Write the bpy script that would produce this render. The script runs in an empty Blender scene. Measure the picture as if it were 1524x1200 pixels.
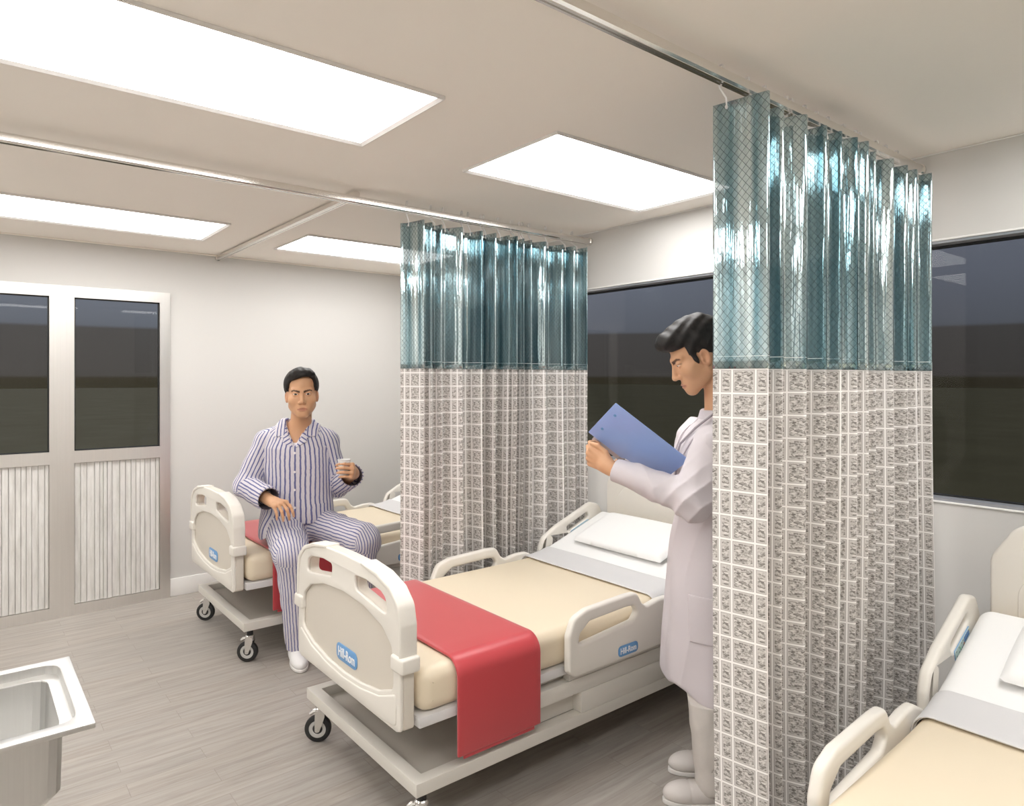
import bpy, bmesh, math, random
import numpy as np
from mathutils import Matrix, Vector

random.seed(7)
SC = bpy.context.scene
COL = SC.collection
PI = math.pi

# ------------------------------------------------------------------ helpers
def tag(o, label=None, cat=None, group=None, kind=None):
    if label: o['label'] = label
    if cat: o['category'] = cat
    if group: o['group'] = group
    if kind: o['kind'] = kind
    return o

def empty(name, loc=(0, 0, 0), rz=0.0):
    o = bpy.data.objects.new(name, None)
    o.empty_display_size = 0.1
    o.location = loc
    o.rotation_euler = (0, 0, rz)
    COL.objects.link(o)
    return o

def link_mesh(name, me, mat=None, parent=None, sharp=35):
    if mat is not None:
        me.materials.clear()
        for m in (mat if isinstance(mat, (list, tuple)) else [mat]):
            me.materials.append(m)
    if sharp is not None:
        me.polygons.foreach_set('use_smooth', [True] * len(me.polygons))
        if sharp < 180:
            me.set_sharp_from_angle(angle=math.radians(sharp))
    me.update()
    o = bpy.data.objects.new(name, me)
    COL.objects.link(o)
    if parent is not None:
        o.parent = parent
    return o

def link_bm(name, bm, mat=None, parent=None, sharp=35, recalc=True):
    if recalc:
        bmesh.ops.recalc_face_normals(bm, faces=bm.faces)
    me = bpy.data.meshes.new(name)
    bm.to_mesh(me)
    bm.free()
    return link_mesh(name, me, mat, parent, sharp)

def copy_tree(o, parent=None):
    c = o.copy()
    COL.objects.link(c)
    if parent is not None:
        c.parent = parent
    for ch in list(o.children):
        copy_tree(ch, c)
    return c

def box(bm, x0, x1, y0, y1, z0, z1, bev=0.0, seg=2):
    g = bmesh.ops.create_cube(bm, size=1.0)
    vs = g['verts']
    for v in vs:
        v.co.x = x0 + (v.co.x + .5) * (x1 - x0)
        v.co.y = y0 + (v.co.y + .5) * (y1 - y0)
        v.co.z = z0 + (v.co.z + .5) * (z1 - z0)
    if bev > 0:
        es = list({e for v in vs for e in v.link_edges})
        bmesh.ops.bevel(bm, geom=es, offset=bev, segments=seg, profile=.5, affect='EDGES')

def box_obj(name, b, mat, parent=None, bev=0.0, seg=2):
    bm = bmesh.new()
    box(bm, *b, bev=bev, seg=seg)
    return link_bm(name, bm, mat, parent)

def round_poly(pts, r, n=6):
    """Round the corners of a closed 2D polygon; r: one radius or one per corner."""
    out, k = [], len(pts)
    for i in range(k):
        p = Vector(pts[i]); a = Vector(pts[i - 1]); b = Vector(pts[(i + 1) % k])
        ri = r[i] if isinstance(r, (list, tuple)) else r
        u = (a - p); v = (b - p)
        lu, lv = u.length, v.length
        if ri <= 0 or lu < 1e-6 or lv < 1e-6:
            out.append(tuple(p)); continue
        u /= lu; v /= lv
        ang = math.acos(max(-1, min(1, u.dot(v))))
        if ang > PI - .06:
            out.append(tuple(p)); continue
        t = min(ri / math.tan(ang / 2), lu * .48, lv * .48)
        p0, p1 = p + u * t, p + v * t
        for j in range(n + 1):
            s = j / n
            q = p0 * (1 - s) ** 2 + p * 2 * s * (1 - s) + p1 * s ** 2
            out.append((q.x, q.y))
    return out

AX = {  # plane axes (a, b) and extrusion axis of a plate
    'x': Matrix(((0, 0, 1, 0), (1, 0, 0, 0), (0, 1, 0, 0), (0, 0, 0, 1))),    # a=y b=z n=x
    'y': Matrix(((1, 0, 0, 0), (0, 0, -1, 0), (0, 1, 0, 0), (0, 0, 0, 1))),   # a=x b=z n=-y
    'z': Matrix(((1, 0, 0, 0), (0, 1, 0, 0), (0, 0, 1, 0), (0, 0, 0, 1))),
}

def curve_mesh(cu):
    tmp = bpy.data.objects.new('tmp', cu)
    COL.objects.link(tmp)
    dg = bpy.context.evaluated_depsgraph_get()
    dg.update()
    me = bpy.data.meshes.new_from_object(tmp.evaluated_get(dg))
    bpy.data.objects.remove(tmp)
    bpy.data.curves.remove(cu)
    return me

def plate_mesh(loops, n0, n1, axis, bev=0.004, res=2):
    """Solid plate: 2D outline plus holes, extruded from n0 to n1 along an axis, edges rounded."""
    cu = bpy.data.curves.new('plate', 'CURVE')
    cu.dimensions = '2D'
    cu.fill_mode = 'BOTH'
    for L in loops:
        s = cu.splines.new('POLY')
        s.points.add(len(L) - 1)
        for p, q in zip(s.points, L):
            p.co = (q[0], q[1], 0, 1)
        s.use_cyclic_u = True
    th = abs(n1 - n0)
    bev = min(bev, th / 2 * .98)
    cu.extrude = th / 2 - bev
    cu.bevel_depth = bev
    cu.bevel_resolution = res
    cu.offset = -bev
    me = curve_mesh(cu)
    M = AX[axis]
    mid = (n0 + n1) / 2
    off = {'x': (mid, 0, 0), 'y': (0, mid, 0), 'z': (0, 0, mid)}[axis]
    me.transform(Matrix.Translation(off) @ M)
    bm = bmesh.new(); bm.from_mesh(me)
    bmesh.ops.remove_doubles(bm, verts=bm.verts, dist=1e-5)
    bmesh.ops.recalc_face_normals(bm, faces=bm.faces)
    bm.to_mesh(me); bm.free()
    return me

def plate(name, loops, n0, n1, axis, mat, parent=None, bev=.004, res=2, sharp=40):
    return link_mesh(name, plate_mesh(loops, n0, n1, axis, bev, res), mat, parent, sharp)

def text_mesh(body, size, depth):
    cu = bpy.data.curves.new('txt', 'FONT')
    cu.body = body
    cu.size = size
    cu.extrude = depth
    cu.align_x = 'CENTER'
    cu.align_y = 'CENTER'
    cu.offset = size * .018
    return curve_mesh(cu)

def tube(bm, pts, r, n=10, caps=True):
    pts = [Vector(p) for p in pts]
    rings = []
    up = Vector((0, 0, 1))
    t0 = (pts[1] - pts[0]).normalized()
    a = t0.cross(up) if abs(t0.dot(up)) < .95 else t0.cross(Vector((1, 0, 0)))
    a.normalize()
    for i, p in enumerate(pts):
        t = (pts[min(i + 1, len(pts) - 1)] - pts[max(i - 1, 0)]).normalized()
        a = (a - t * a.dot(t)).normalized()
        b = t.cross(a)
        rr = r[i] if isinstance(r, (list, tuple)) else r
        rings.append([bm.verts.new(p + (a * math.cos(2 * PI * k / n) + b * math.sin(2 * PI * k / n)) * rr) for k in range(n)])
    for i in range(len(rings) - 1):
        for k in range(n):
            bm.faces.new((rings[i][k], rings[i][(k + 1) % n], rings[i + 1][(k + 1) % n], rings[i + 1][k]))
    if caps:
        bm.faces.new(rings[0][::-1]); bm.faces.new(rings[-1])

def lathe(bm, prof, c, axis=(0, 0, 1), n=32):
    """Revolve (radius, height) pairs about an axis through c."""
    ax = Vector(axis).normalized()
    a = ax.orthogonal().normalized(); b = ax.cross(a)
    c = Vector(c)
    rings = []
    for r, h in prof:
        if r < 1e-6:
            rings.append([bm.verts.new(c + ax * h)])
        else:
            rings.append([bm.verts.new(c + ax * h + (a * math.cos(2 * PI * k / n) + b * math.sin(2 * PI * k / n)) * r) for k in range(n)])
    for R0, R1 in zip(rings, rings[1:]):
        for k in range(n):
            f = [R0[k % len(R0)], R0[(k + 1) % len(R0)], R1[(k + 1) % len(R1)], R1[k % len(R1)]]
            u = []
            for v in f:
                if v not in u: u.append(v)
            if len(u) > 2:
                try: bm.faces.new(u)
                except ValueError: pass

# ------------------------------------------------------------------ materials
def mat(name, col=(.8, .8, .8), rough=.5, metal=0.0, spec=.5, **kw):
    m = bpy.data.materials.new(name)
    m.use_nodes = True
    p = m.node_tree.nodes['Principled BSDF']
    p.inputs['Base Color'].default_value = (*col, 1)
    p.inputs['Roughness'].default_value = rough
    p.inputs['Metallic'].default_value = metal
    p.inputs['Specular IOR Level'].default_value = spec
    for k, v in kw.items():
        p.inputs[k.replace('_', ' ')].default_value = v
    return m

class NT:
    """Small wrapper to wire nodes."""
    def __init__(s, m):
        s.t = m.node_tree; s.p = s.t.nodes.get('Principled BSDF')
    def n(s, typ, **kw):
        x = s.t.nodes.new('ShaderNode' + typ)
        for k, v in kw.items(): setattr(x, k, v)
        return x
    def set(s, sock, v):
        if isinstance(v, bpy.types.NodeSocket): s.t.links.new(v, sock)
        elif hasattr(sock, 'default_value'):
            try: sock.default_value = v
            except Exception: sock.default_value = (*v, 1)
    def math(s, op, a, b=0.0, c=None, clamp=False):
        x = s.n('Math', operation=op); x.use_clamp = clamp
        s.set(x.inputs[0], a); s.set(x.inputs[1], b)
        if c is not None: s.set(x.inputs[2], c)
        return x.outputs[0]
    def mix(s, f, a, b, bt='MIX'):
        x = s.n('Mix', data_type='RGBA', blend_type=bt)
        s.set(x.inputs[0], f); s.set(x.inputs[6], a); s.set(x.inputs[7], b)
        return x.outputs[2]
    def noise(s, vec, scale, detail=4, rough=.55, dist=0.0):
        x = s.n('TexNoise')
        if vec is not None: s.set(x.inputs['Vector'], vec)
        x.inputs['Scale'].default_value = scale; x.inputs['Detail'].default_value = detail
        x.inputs['Roughness'].default_value = rough; x.inputs['Distortion'].default_value = dist
        return x.outputs['Fac']
    def coord(s, which='Object'):
        return s.n('TexCoord').outputs[which]
    def pos(s):
        return s.n('NewGeometry').outputs['Position']
    def mapping(s, vec, scale=(1, 1, 1), loc=(0, 0, 0), rot=(0, 0, 0)):
        x = s.n('Mapping'); s.set(x.inputs[0], vec)
        x.inputs['Scale'].default_value = scale; x.inputs['Location'].default_value = loc; x.inputs['Rotation'].default_value = rot
        return x.outputs[0]
    def sep(s, vec):
        x = s.n('SeparateXYZ'); s.set(x.inputs[0], vec); return x.outputs
    def comb(s, a, b, c=0.0):
        x = s.n('CombineXYZ')
        for i, v in enumerate((a, b, c)): s.set(x.inputs[i], v)
        return x.outputs[0]
    def ramp(s, f, stops, interp='LINEAR'):
        x = s.n('ValToRGB'); s.set(x.inputs[0], f)
        cr = x.color_ramp; cr.interpolation = interp
        while len(cr.elements) < len(stops): cr.elements.new(.5)
        for e, (q, c) in zip(cr.elements, stops):
            e.position = q; e.color = (*c, 1) if len(c) == 3 else c
        return x.outputs[0]
    def bump(s, h, strength=.2, dist=.01):
        x = s.n('Bump'); x.inputs['Strength'].default_value = strength; x.inputs['Distance'].default_value = dist
        s.set(x.inputs['Height'], h); return x.outputs[0]
    def base(s, v): s.set(s.p.inputs['Base Color'], v)
    def normal(s, v): s.set(s.p.inputs['Normal'], v)
    def rough(s, v): s.set(s.p.inputs['Roughness'], v)

def noisy(name, col, rough, amt=.05, scale=12, bump=.0, bscale=200, metal=0, spec=.5, stretch=(1, 1, 1), **kw):
    """A plain material with a faint procedural mottle and grain."""
    m = mat(name, col, rough, metal, spec, **kw)
    t = NT(m)
    v = t.mapping(t.coord(), stretch)
    n = t.noise(v, scale, 3)
    d = tuple(max(0, c * (1 - amt)) for c in col); u = tuple(min(1, c * (1 + amt)) for c in col)
    t.base(t.mix(n, d, u))
    if bump > 0:
        t.normal(t.bump(t.noise(v, bscale, 2), bump, .002))
    return m
# ------------------------------------------------------------------ palette
M = {}
M['wall2'] = noisy('bounce_wall_paint', (.88, .87, .85), .7, .012, 3, .05, 160, spec=.25)  # unseen walls, made whiter to bounce light up to the ceiling
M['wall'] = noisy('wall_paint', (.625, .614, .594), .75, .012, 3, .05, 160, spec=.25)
M['ceiling'] = noisy('ceiling_paint', (.90, .855, .79), .8, .012, 2, .04, 120, spec=.2)
M['trim'] = noisy('white_trim', (.80, .79, .77), .5, .01, 6)
M['ivory'] = noisy('ivory_plastic', (.72, .69, .635), .38, .02, 5)
M['ivory_dark'] = noisy('putty_plastic', (.615, .57, .50), .45, .02, 5)
M['steel_paint'] = noisy('painted_steel', (.64, .615, .565), .4, .02, 6)
M['deck'] = noisy('deck_grey', (.62, .61, .61), .45, .02, 6)
M['tray'] = noisy('tray_grey', (.48, .45, .40), .6, .04, 5)
M['mattress'] = noisy('beige_vinyl', (.72, .625, .475), .42, .015, 4, .03, 90)
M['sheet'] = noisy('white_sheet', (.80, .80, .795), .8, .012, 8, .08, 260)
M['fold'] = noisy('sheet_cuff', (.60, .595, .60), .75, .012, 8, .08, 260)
M['pillow'] = noisy('pillow_cotton', (.82, .82, .815), .8, .01, 8, .06, 260)
M['red'] = noisy('red_blanket', (.50, .055, .065), .36, .04, 5, .03, 140, Sheen_Weight=.55, Sheen_Roughness=.35)
M['badge'] = noisy('blue_badge', (.135, .32, .60), .4, .02, 20)
M['letter'] = mat('white_lettering', (.85, .85, .85), .5)
M['chrome'] = noisy('brushed_chrome', (.72, .71, .69), .22, .05, 30, metal=1.0)
M['rubber'] = noisy('black_rubber', (.012, .012, .012), .5, .2, 40)
M['hub'] = noisy('grey_hub', (.55, .54, .52), .4, .04, 20)
M['blackplastic'] = noisy('black_plastic', (.015, .014, .014), .4, .1, 40)
M['rail'] = noisy('aluminium_tube', (.82, .80, .77), .17, .02, 40, metal=1.0, stretch=(1, 20, 20))
M['hook'] = mat('clear_hook', (.80, .79, .78), .25, spec=.6)
M['frame'] = noisy('light_frame', (.74, .72, .70), .45, .01, 10)
M['gasket'] = mat('black_gasket', (.01, .01, .01), .5)

def emission(name, col, strength):
    m = bpy.data.materials.new(name); m.use_nodes = True
    t = m.node_tree; t.nodes.clear()
    e = t.nodes.new('ShaderNodeEmission'); o = t.nodes.new('ShaderNodeOutputMaterial')
    e.inputs[0].default_value = (*col, 1); e.inputs[1].default_value = strength
    t.links.new(e.outputs[0], o.inputs[0])
    return m
M['diffuser'] = emission('lamp_diffuser', (1.0, .985, .965), 10.6)

def brushed(name, col, rough, axis):
    m = mat(name, col, rough, 1.0)
    t = NT(m)
    sc = [220, 220, 220]; sc[axis] = 2.0
    v = t.mapping(t.coord(), tuple(sc))
    n = t.noise(v, 1.0, 3)
    t.base(t.mix(n, tuple(c * .93 for c in col), tuple(min(1, c * 1.05) for c in col)))
    t.rough(t.math('MULTIPLY_ADD', n, .12, rough - .06))
    t.normal(t.bump(n, .06, .001))
    return m
M['brushed'] = brushed('brushed_aluminium', (.80, .78, .755), .36, 2)
M['sillmetal'] = brushed('window_aluminium', (.34, .35, .375), .42, 2)
M['sillmetal'].node_tree.nodes['Principled BSDF'].inputs['Metallic'].default_value = .45
M['sink'] = brushed('sink_steel', (.68, .675, .66), .36, 2)

def floor_mat():
    m = mat('grey_oak_vinyl', (.3, .27, .24), .42, spec=.35)
    t = NT(m)
    P = t.pos()
    br = t.n('TexBrick'); br.offset = .37; br.offset_frequency = 2
    t.set(br.inputs['Vector'], P)
    br.inputs['Color1'].default_value = (.15, .15, .15, 1); br.inputs['Color2'].default_value = (.85, .85, .85, 1)
    br.inputs['Mortar'].default_value = (0, 0, 0, 1)
    br.inputs['Scale'].default_value = 1.0; br.inputs['Mortar Size'].default_value = .0011
    br.inputs['Mortar Smooth'].default_value = .2
    br.inputs['Bias'].default_value = 0.0; br.inputs['Brick Width'].default_value = .78; br.inputs['Row Height'].default_value = .101
    tone = t.sep(br.outputs['Color'])[0]
    sh = t.comb(t.math('MULTIPLY', tone, 7.0), t.math('MULTIPLY', tone, 3.0), 0.0)
    va = t.n('VectorMath', operation='ADD'); t.set(va.inputs[0], P); t.set(va.inputs[1], sh)
    g1 = t.noise(t.mapping(va.outputs[0], (2.2, 34, 1)), 1.0, 7, .68, .7)
    g2 = t.noise(t.mapping(va.outputs[0], (9, 190, 1)), 1.0, 4, .65)
    g3 = t.noise(t.mapping(va.outputs[0], (.9, 5, 1)), 1.0, 3, .5)
    c = t.ramp(g1, [(.30, (.225, .200, .176)), (.5, (.365, .332, .297)), (.70, (.47, .435, .40))])
    c = t.mix(t.math('MULTIPLY', g2, .45), c, (.275, .248, .22))
    c = t.mix(t.math('MULTIPLY', g3, .30), c, (.43, .37, .31))
    c = t.mix(t.math('MULTIPLY_ADD', tone, .26, .0), c, (.335, .335, .33))
    c = t.mix(t.math('MULTIPLY', br.outputs['Fac'], .30), c, (.08, .07, .06))
    t.base(c)
    t.rough(t.math('MULTIPLY_ADD', g2, .15, .36))
    t.normal(t.bump(t.math('SUBTRACT', g2, t.math('MULTIPLY', br.outputs['Fac'], 2.0)), .10, .002))
    return m
M['floor'] = floor_mat()

def groove_mat():
    m = mat('whitewashed_board', (.7, .69, .66), .6)
    t = NT(m)
    P = t.coord()
    n = t.noise(t.mapping(P, (40, 40, 5)), 1.0, 5, .65)
    n2 = t.noise(t.mapping(P, (16, 16, 9)), 1.0, 4, .6)
    c = t.ramp(n, [(.3, (.56, .545, .52)), (.5, (.68, .665, .64)), (.7, (.80, .79, .77))])
    t.base(t.mix(t.math('MULTIPLY', n2, .3), c, (.56, .545, .52)))
    t.normal(t.bump(n, .15, .003))
    return m
M['groove'] = groove_mat()

def glass_mat(name, tint, ior=1.5, refl=1.0):
    m = bpy.data.materials.new(name); m.use_nodes = True
    t = NT(m); t.t.nodes.clear()
    tr = t.n('BsdfTransparent'); tr.inputs[0].default_value = (*tint, 1)
    gl = t.n('BsdfGlossy'); gl.inputs['Color'].default_value = (refl, refl, refl, 1); gl.inputs['Roughness'].default_value = .0
    fr = t.n('Fresnel'); fr.inputs[0].default_value = ior
    mx = t.n('MixShader'); o = t.n('OutputMaterial')
    t.set(mx.inputs[0], fr.outputs[0]); t.set(mx.inputs[1], tr.outputs[0]); t.set(mx.inputs[2], gl.outputs[0])
    t.set(o.inputs[0], mx.outputs[0])
    return m
M['glass'] = glass_mat('window_glass', (.88, .88, .87), 1.21)

M['glass2'] = glass_mat('tinted_window_glass', (.88, .88, .88), 1.16)

def vinyl_mat():
    """Glossy teal film with a woven diamond wire, for the head of the curtains."""
    m = mat('teal_film', (.42, .55, .57), .07, .55, .6)
    t = NT(m)
    uv = t.coord('UV')
    x, y, _ = t.sep(uv)
    k = .0215
    a = t.math('DIVIDE', t.math('ADD', x, t.math('MULTIPLY', y, .86)), k)
    b = t.math('DIVIDE', t.math('SUBTRACT', x, t.math('MULTIPLY', y, .86)), k)
    def line(v, w):
        f = t.math('FRACT', v)
        d = t.math('ABSOLUTE', t.math('SUBTRACT', f, .5))
        return t.math('LESS_THAN', d, w)
    wires = t.math('MAXIMUM', line(a, .034), line(b, .034))
    n = t.noise(t.mapping(uv, (3, 1.2, 1)), 2.0, 2)
    c = t.mix(t.ramp(t.noise(t.mapping(uv, (22, .8, 1)), 1.0, 2), [(.35, (0, 0, 0)), (.65, (1, 1, 1))]), (.17, .315, .365), (.66, .77, .785))  # pale and dark streaks painted into the film, standing in for reflections
    t.base(t.mix(t.math('MULTIPLY', wires, .85), c, (.03, .035, .035)))
    t.set(t.p.inputs['Metallic'], t.math('MULTIPLY_ADD', wires, -.6, .84))
    nb = t.noise(t.mapping(uv, (26, 1.1, 1)), 1.0, 3, .5)
    n3 = t.noise(t.mapping(uv, (70, 40, 1)), 1.0, 1)
    t.normal(t.bump(t.math('ADD', nb, t.math('MULTIPLY', n3, .03)), .55, .012))
    t.set(t.p.inputs['Alpha'], t.math('MULTIPLY_ADD', wires, .18, .82))
    return m
M['vinyl'] = vinyl_mat()

def check_mat():
    """White fabric woven with framed blocks of grey marbling."""
    m = mat('block_print_fabric', (.8, .78, .75), .8, spec=.2)
    t = NT(m)
    x, y, _ = t.sep(t.coord('UV'))
    P, W, R = .1035, .0675, .068
    fx = t.math('MULTIPLY', t.math('FRACT', t.math('DIVIDE', x, P)), P)        # metres inside the repeat
    wide = t.math('LESS_THAN', fx, W)
    # distance to the nearest column border
    d1 = t.math('MINIMUM', fx, t.math('ABSOLUTE', t.math('SUBTRACT', fx, W)))
    dx = t.math('MINIMUM', d1, t.math('SUBTRACT', P, fx))
    fy = t.math('MULTIPLY', t.math('FRACT', t.math('DIVIDE', y, R)), R)
    dy = t.math('MINIMUM', fy, t.math('SUBTRACT', R, fy))
    d = t.math('MINIMUM', dx, dy)
    ix = t.math('FLOOR', t.math('DIVIDE', x, P)); iy = t.math('FLOOR', t.math('DIVIDE', y, R))
    off = t.comb(t.math('MULTIPLY', t.math('MODULO', t.math('ABSOLUTE', iy), 2.0), .31), t.math('MULTIPLY', iy, R * -1.0), 0.0)
    va = t.n('VectorMath', operation='ADD')
    t.set(va.inputs[0], t.comb(fx, y, 0.0)); t.set(va.inputs[1], off)
    nz = t.noise(t.mapping(va.outputs[0], (80, 165, 1)), 1.0, 3, .6, .9)
    ground = (.60, .575, .555)
    marb = t.ramp(nz, [(.36, (.19, .175, .163)), (.46, (.34, .32, .30)), (.53, (.55, .525, .50)), (.66, (.70, .67, .645))])
    inner = t.math('GREATER_THAN', d, .0072)
    c = t.mix(inner, ground, marb)
    # fine grey double line round each block
    ln = t.math('MULTIPLY', t.math('GREATER_THAN', d, .0034), t.math('LESS_THAN', d, .0046))
    c = t.mix(t.math('MULTIPLY', ln, .75), c, (.27, .25, .235))
    white = t.math('LESS_THAN', d, .0024)
    c = t.mix(white, c, (.86, .84, .825))
    t.base(c)
    h = t.math('ADD', t.math('MULTIPLY', white, .6), t.math('MULTIPLY', nz, .5))
    t.normal(t.bump(h, .18, .003))
    t.p.inputs['Subsurface Weight'].default_value = 0.0
    return m
M['check'] = check_mat()

def stripe_mat(name, period=.0205):
    """Cotton with blue stripes that run along each sleeve, leg and panel (coordinate 's')."""
    m = mat(name, (.7, .68, .74), .85, spec=.15)
    t = NT(m)
    a = t.n('Attribute'); a.attribute_name = 's'
    ins = t.n('Attribute'); ins.attribute_name = 'inside'
    w = t.noise(t.pos(), 30, 2)
    s = t.math('ADD', a.outputs['Fac'], t.math('MULTIPLY_ADD', w, .006, -.003))
    f = t.math('FRACT', t.math('DIVIDE', s, period))
    d = t.math('ABSOLUTE', t.math('SUBTRACT', f, .5))
    big = t.math('MULTIPLY', t.math('SUBTRACT', .212, d), 14.0, clamp=True)
    thin = t.math('MULTIPLY', t.math('SUBTRACT', d, .435), 18.0, clamp=True)
    th = t.noise(t.mapping(t.pos(), (500, 500, 120)), 1.0, 2)
    blue = t.mix(th, (.075, .085, .235), (.135, .145, .32))
    c = t.mix(t.math('MULTIPLY', big, .93), t.mix(th, (.60, .57, .61), (.70, .67, .70)), blue)
    c = t.mix(t.math('MULTIPLY', thin, .42), c, (.40, .39, .50))
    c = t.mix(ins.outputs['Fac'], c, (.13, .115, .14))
    t.base(c)
    return m
M['stripe'] = stripe_mat('striped_cotton', .0212)
M['stripe2'] = stripe_mat('striped_cotton_trouser', .0185)
M['coat'] = noisy('lab_coat_cotton', (.62, .575, .60), .8, .02, 6, .05, 300)
M['trouser'] = noisy('grey_trouser', (.60, .565, .53), .85, .05, 30, .2, 260)
M['shoe'] = noisy('pale_shoe', (.62, .585, .56), .6, .03, 30)
M['whiteshoe'] = noisy('white_shoe', (.82, .81, .81), .6, .02, 30)
M['sole'] = noisy('shoe_sole', (.70, .68, .66), .6, .03, 30)
M['hair'] = noisy('black_hair', (.016, .0135, .0125), .5, .5, 60, .35, 160, spec=.28, stretch=(3, 1, 1))
M['tee'] = noisy('white_undershirt', (.75, .72, .74), .8, .02, 30)
M['cord'] = noisy('grey_cord', (.36, .32, .34), .5, .05, 30)

def skin_mat():
    m = mat('skin', (.55, .31, .19), .48, spec=.35)
    t = NT(m)
    a = t.n('Attribute'); a.attribute_name = 'tint'
    n = t.noise(t.coord(), 45, 4)
    t.base(t.mix(t.math('MULTIPLY', n, .16), a.outputs['Color'], (.42, .19, .11)))
    t.normal(t.bump(t.noise(t.coord(), 420, 2), .06, .001))
    t.p.inputs['Subsurface Weight'].default_value = .08
    t.p.inputs['Subsurface Radius'].default_value = (.01, .004, .002)
    return m
M['skin'] = skin_mat()

def eye_mat():
    m = mat('eye', (.8, .78, .75), .12, spec=.6)
    t = NT(m)
    y = t.sep(t.coord())[1]      # eye centred on its own origin, looking along +Y, radius .0125
    c = t.ramp(t.math('DIVIDE', y, .0125), [(.0, (.72, .69, .66)), (.835, (.72, .69, .66)), (.85, (.025, .014, .009)), (.965, (.03, .017, .01)), (.972, (.002, .002, .002))], 'CONSTANT')
    t.base(c)
    return m
M['eye'] = eye_mat()

M['cup'] = noisy('paper_cup', (.74, .735, .725), .5, .015, 40)
M['print'] = mat('cup_print', (.10, .10, .10), .6)
M['folder'] = noisy('blue_folder_card', (.28, .40, .74), .3, .05, 14, .03, 200)
M['paper'] = noisy('folder_pocket', (.45, .42, .46), .5, .03, 20)
def ground_mat():
    m = mat('olive_ground', (.1, .09, .05), .95, spec=.1)
    t = NT(m)
    n = t.noise(t.pos(), .5, 3, .6)
    P = t.sep(t.pos())
    door_lift = t.math('MULTIPLY', t.math('SUBTRACT', t.math('SUBTRACT', P[1], P[0]), -2.0), .12, clamp=True)     # brighter light past the door side, painted into the ground colour
    t.base(t.mix(door_lift, t.ramp(n, [(.3, (.165, .14, .062)), (.7, (.20, .17, .078))]), t.ramp(n, [(.3, (.36, .30, .16)), (.7, (.42, .36, .20))])))
    return m
M['ground'] = ground_mat()
# ------------------------------------------------------------------ room
XW, YB, ZC = 3.03, 5.25, 2.435          # window wall, back wall, ceiling
X0, Y0 = -1.75, -1.75
T = .12

def struct(name, bs, m, parent=None, bev=0.0):
    bm = bmesh.new()
    for b in bs:
        box(bm, *b, bev=bev)
    o = link_bm(name, bm, m, parent)
    if parent is None: o['kind'] = 'structure'
    return o

tag(struct('floor', [(X0 - T, XW + T, Y0 - T, YB + T, -.1, 0)], M['floor']), 'grey oak vinyl plank floor')
tag(struct('ceiling', [(X0 - T, XW + T, Y0 - T, YB + T, ZC, ZC + .1)], M['ceiling']), 'plain beige painted ceiling')
WZ0, WZ1, WY0, WY1 = 1.05, 2.085, -1.45, 4.55
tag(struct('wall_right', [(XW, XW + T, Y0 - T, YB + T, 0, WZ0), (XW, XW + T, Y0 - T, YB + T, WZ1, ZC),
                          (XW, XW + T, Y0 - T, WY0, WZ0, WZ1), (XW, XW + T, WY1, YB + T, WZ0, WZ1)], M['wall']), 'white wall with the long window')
DX0, DX1, DZ = -.12, 1.15, 2.131
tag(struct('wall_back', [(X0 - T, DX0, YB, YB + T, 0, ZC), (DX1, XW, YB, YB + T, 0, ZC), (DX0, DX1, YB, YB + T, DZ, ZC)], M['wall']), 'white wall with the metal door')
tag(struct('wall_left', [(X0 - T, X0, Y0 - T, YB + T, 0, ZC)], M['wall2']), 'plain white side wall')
tag(struct('wall_front', [(X0, XW, Y0 - T, Y0, 0, ZC)], M['wall2']), 'plain white wall across the room')
tag(struct('baseboard_back', [(DX1 + .002, XW - .002, YB - .014, YB - .0005, 0.0005, .125), (X0, DX0 - .002, YB - .014, YB - .0005, .0005, .125)], M['trim'], bev=.003), 'white baseboard along the back wall')
tag(struct('baseboard_right', [(XW - .014, XW - .0005, Y0, YB - .016, .0005, .125)], M['trim'], bev=.003), 'white baseboard under the window')
tag(struct('trim_1', [(XW - .016, XW - .0005, YB - .016, YB - .0005, .126, ZC - .012)], M['trim'], bev=.002), 'slim white corner bead')
tag(struct('trim_2', [(XW - .006, XW - .0005, Y0, YB - .017, ZC - .006, ZC - .0005)], M['trim'], bev=.002), 'slim ceiling bead above the window')
tag(struct('trim_3', [(X0, XW - .012, YB - .010, YB - .0005, ZC - .010, ZC - .0005)], M['ceiling'], bev=.002), 'slim ceiling bead on the back wall')

# window: aluminium-lined reveal, black gasket, glass
w = empty('window_1', (XW, 0, 0)); tag(w, 'long dark window with aluminium lining above the beds', kind='structure')
def wbox(name, bs, m, bev=0.0):
    bm = bmesh.new()
    for b in bs: box(bm, b[0] - XW, b[1] - XW, *b[2:], bev=bev)
    return link_bm(name, bm, m, w)
e = .003
wbox('window_lip', [(XW - .006, XW + .002, WY0 - .012, WY1 + .012, WZ1 - .002, WZ1 + .006), (XW - .006, XW + .002, WY0 - .012, WY1 + .012, WZ0 - .007, WZ0 + .001)], M['trim'], .002)
wbox('window_frame', [(XW + .002, XW + .085, WY0, WY1, WZ1 - .012, WZ1 - .0005), (XW + .002, XW + .085, WY0, WY1, WZ0 + .0005, WZ0 + .012),
                      (XW + .002, XW + .085, WY0 + .0005, WY0 + .012, WZ0 + .012, WZ1 - .012), (XW + .002, XW + .085, WY1 - .012, WY1 - .0005, WZ0 + .012, WZ1 - .012)], M['sillmetal'])
wbox('window_gasket', [(XW + .06, XW + .08, WY0 + .012, WY1 - .012, WZ1 - .022, WZ1 - .0125), (XW + .06, XW + .08, WY0 + .012, WY1 - .012, WZ0 + .0125, WZ0 + .018)], M['gasket'])
wbox('window_pane', [(XW + .066, XW + .073, WY0 + .012, WY1 - .012, WZ0 + .018, WZ1 - .022)], M['glass2'])

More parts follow.
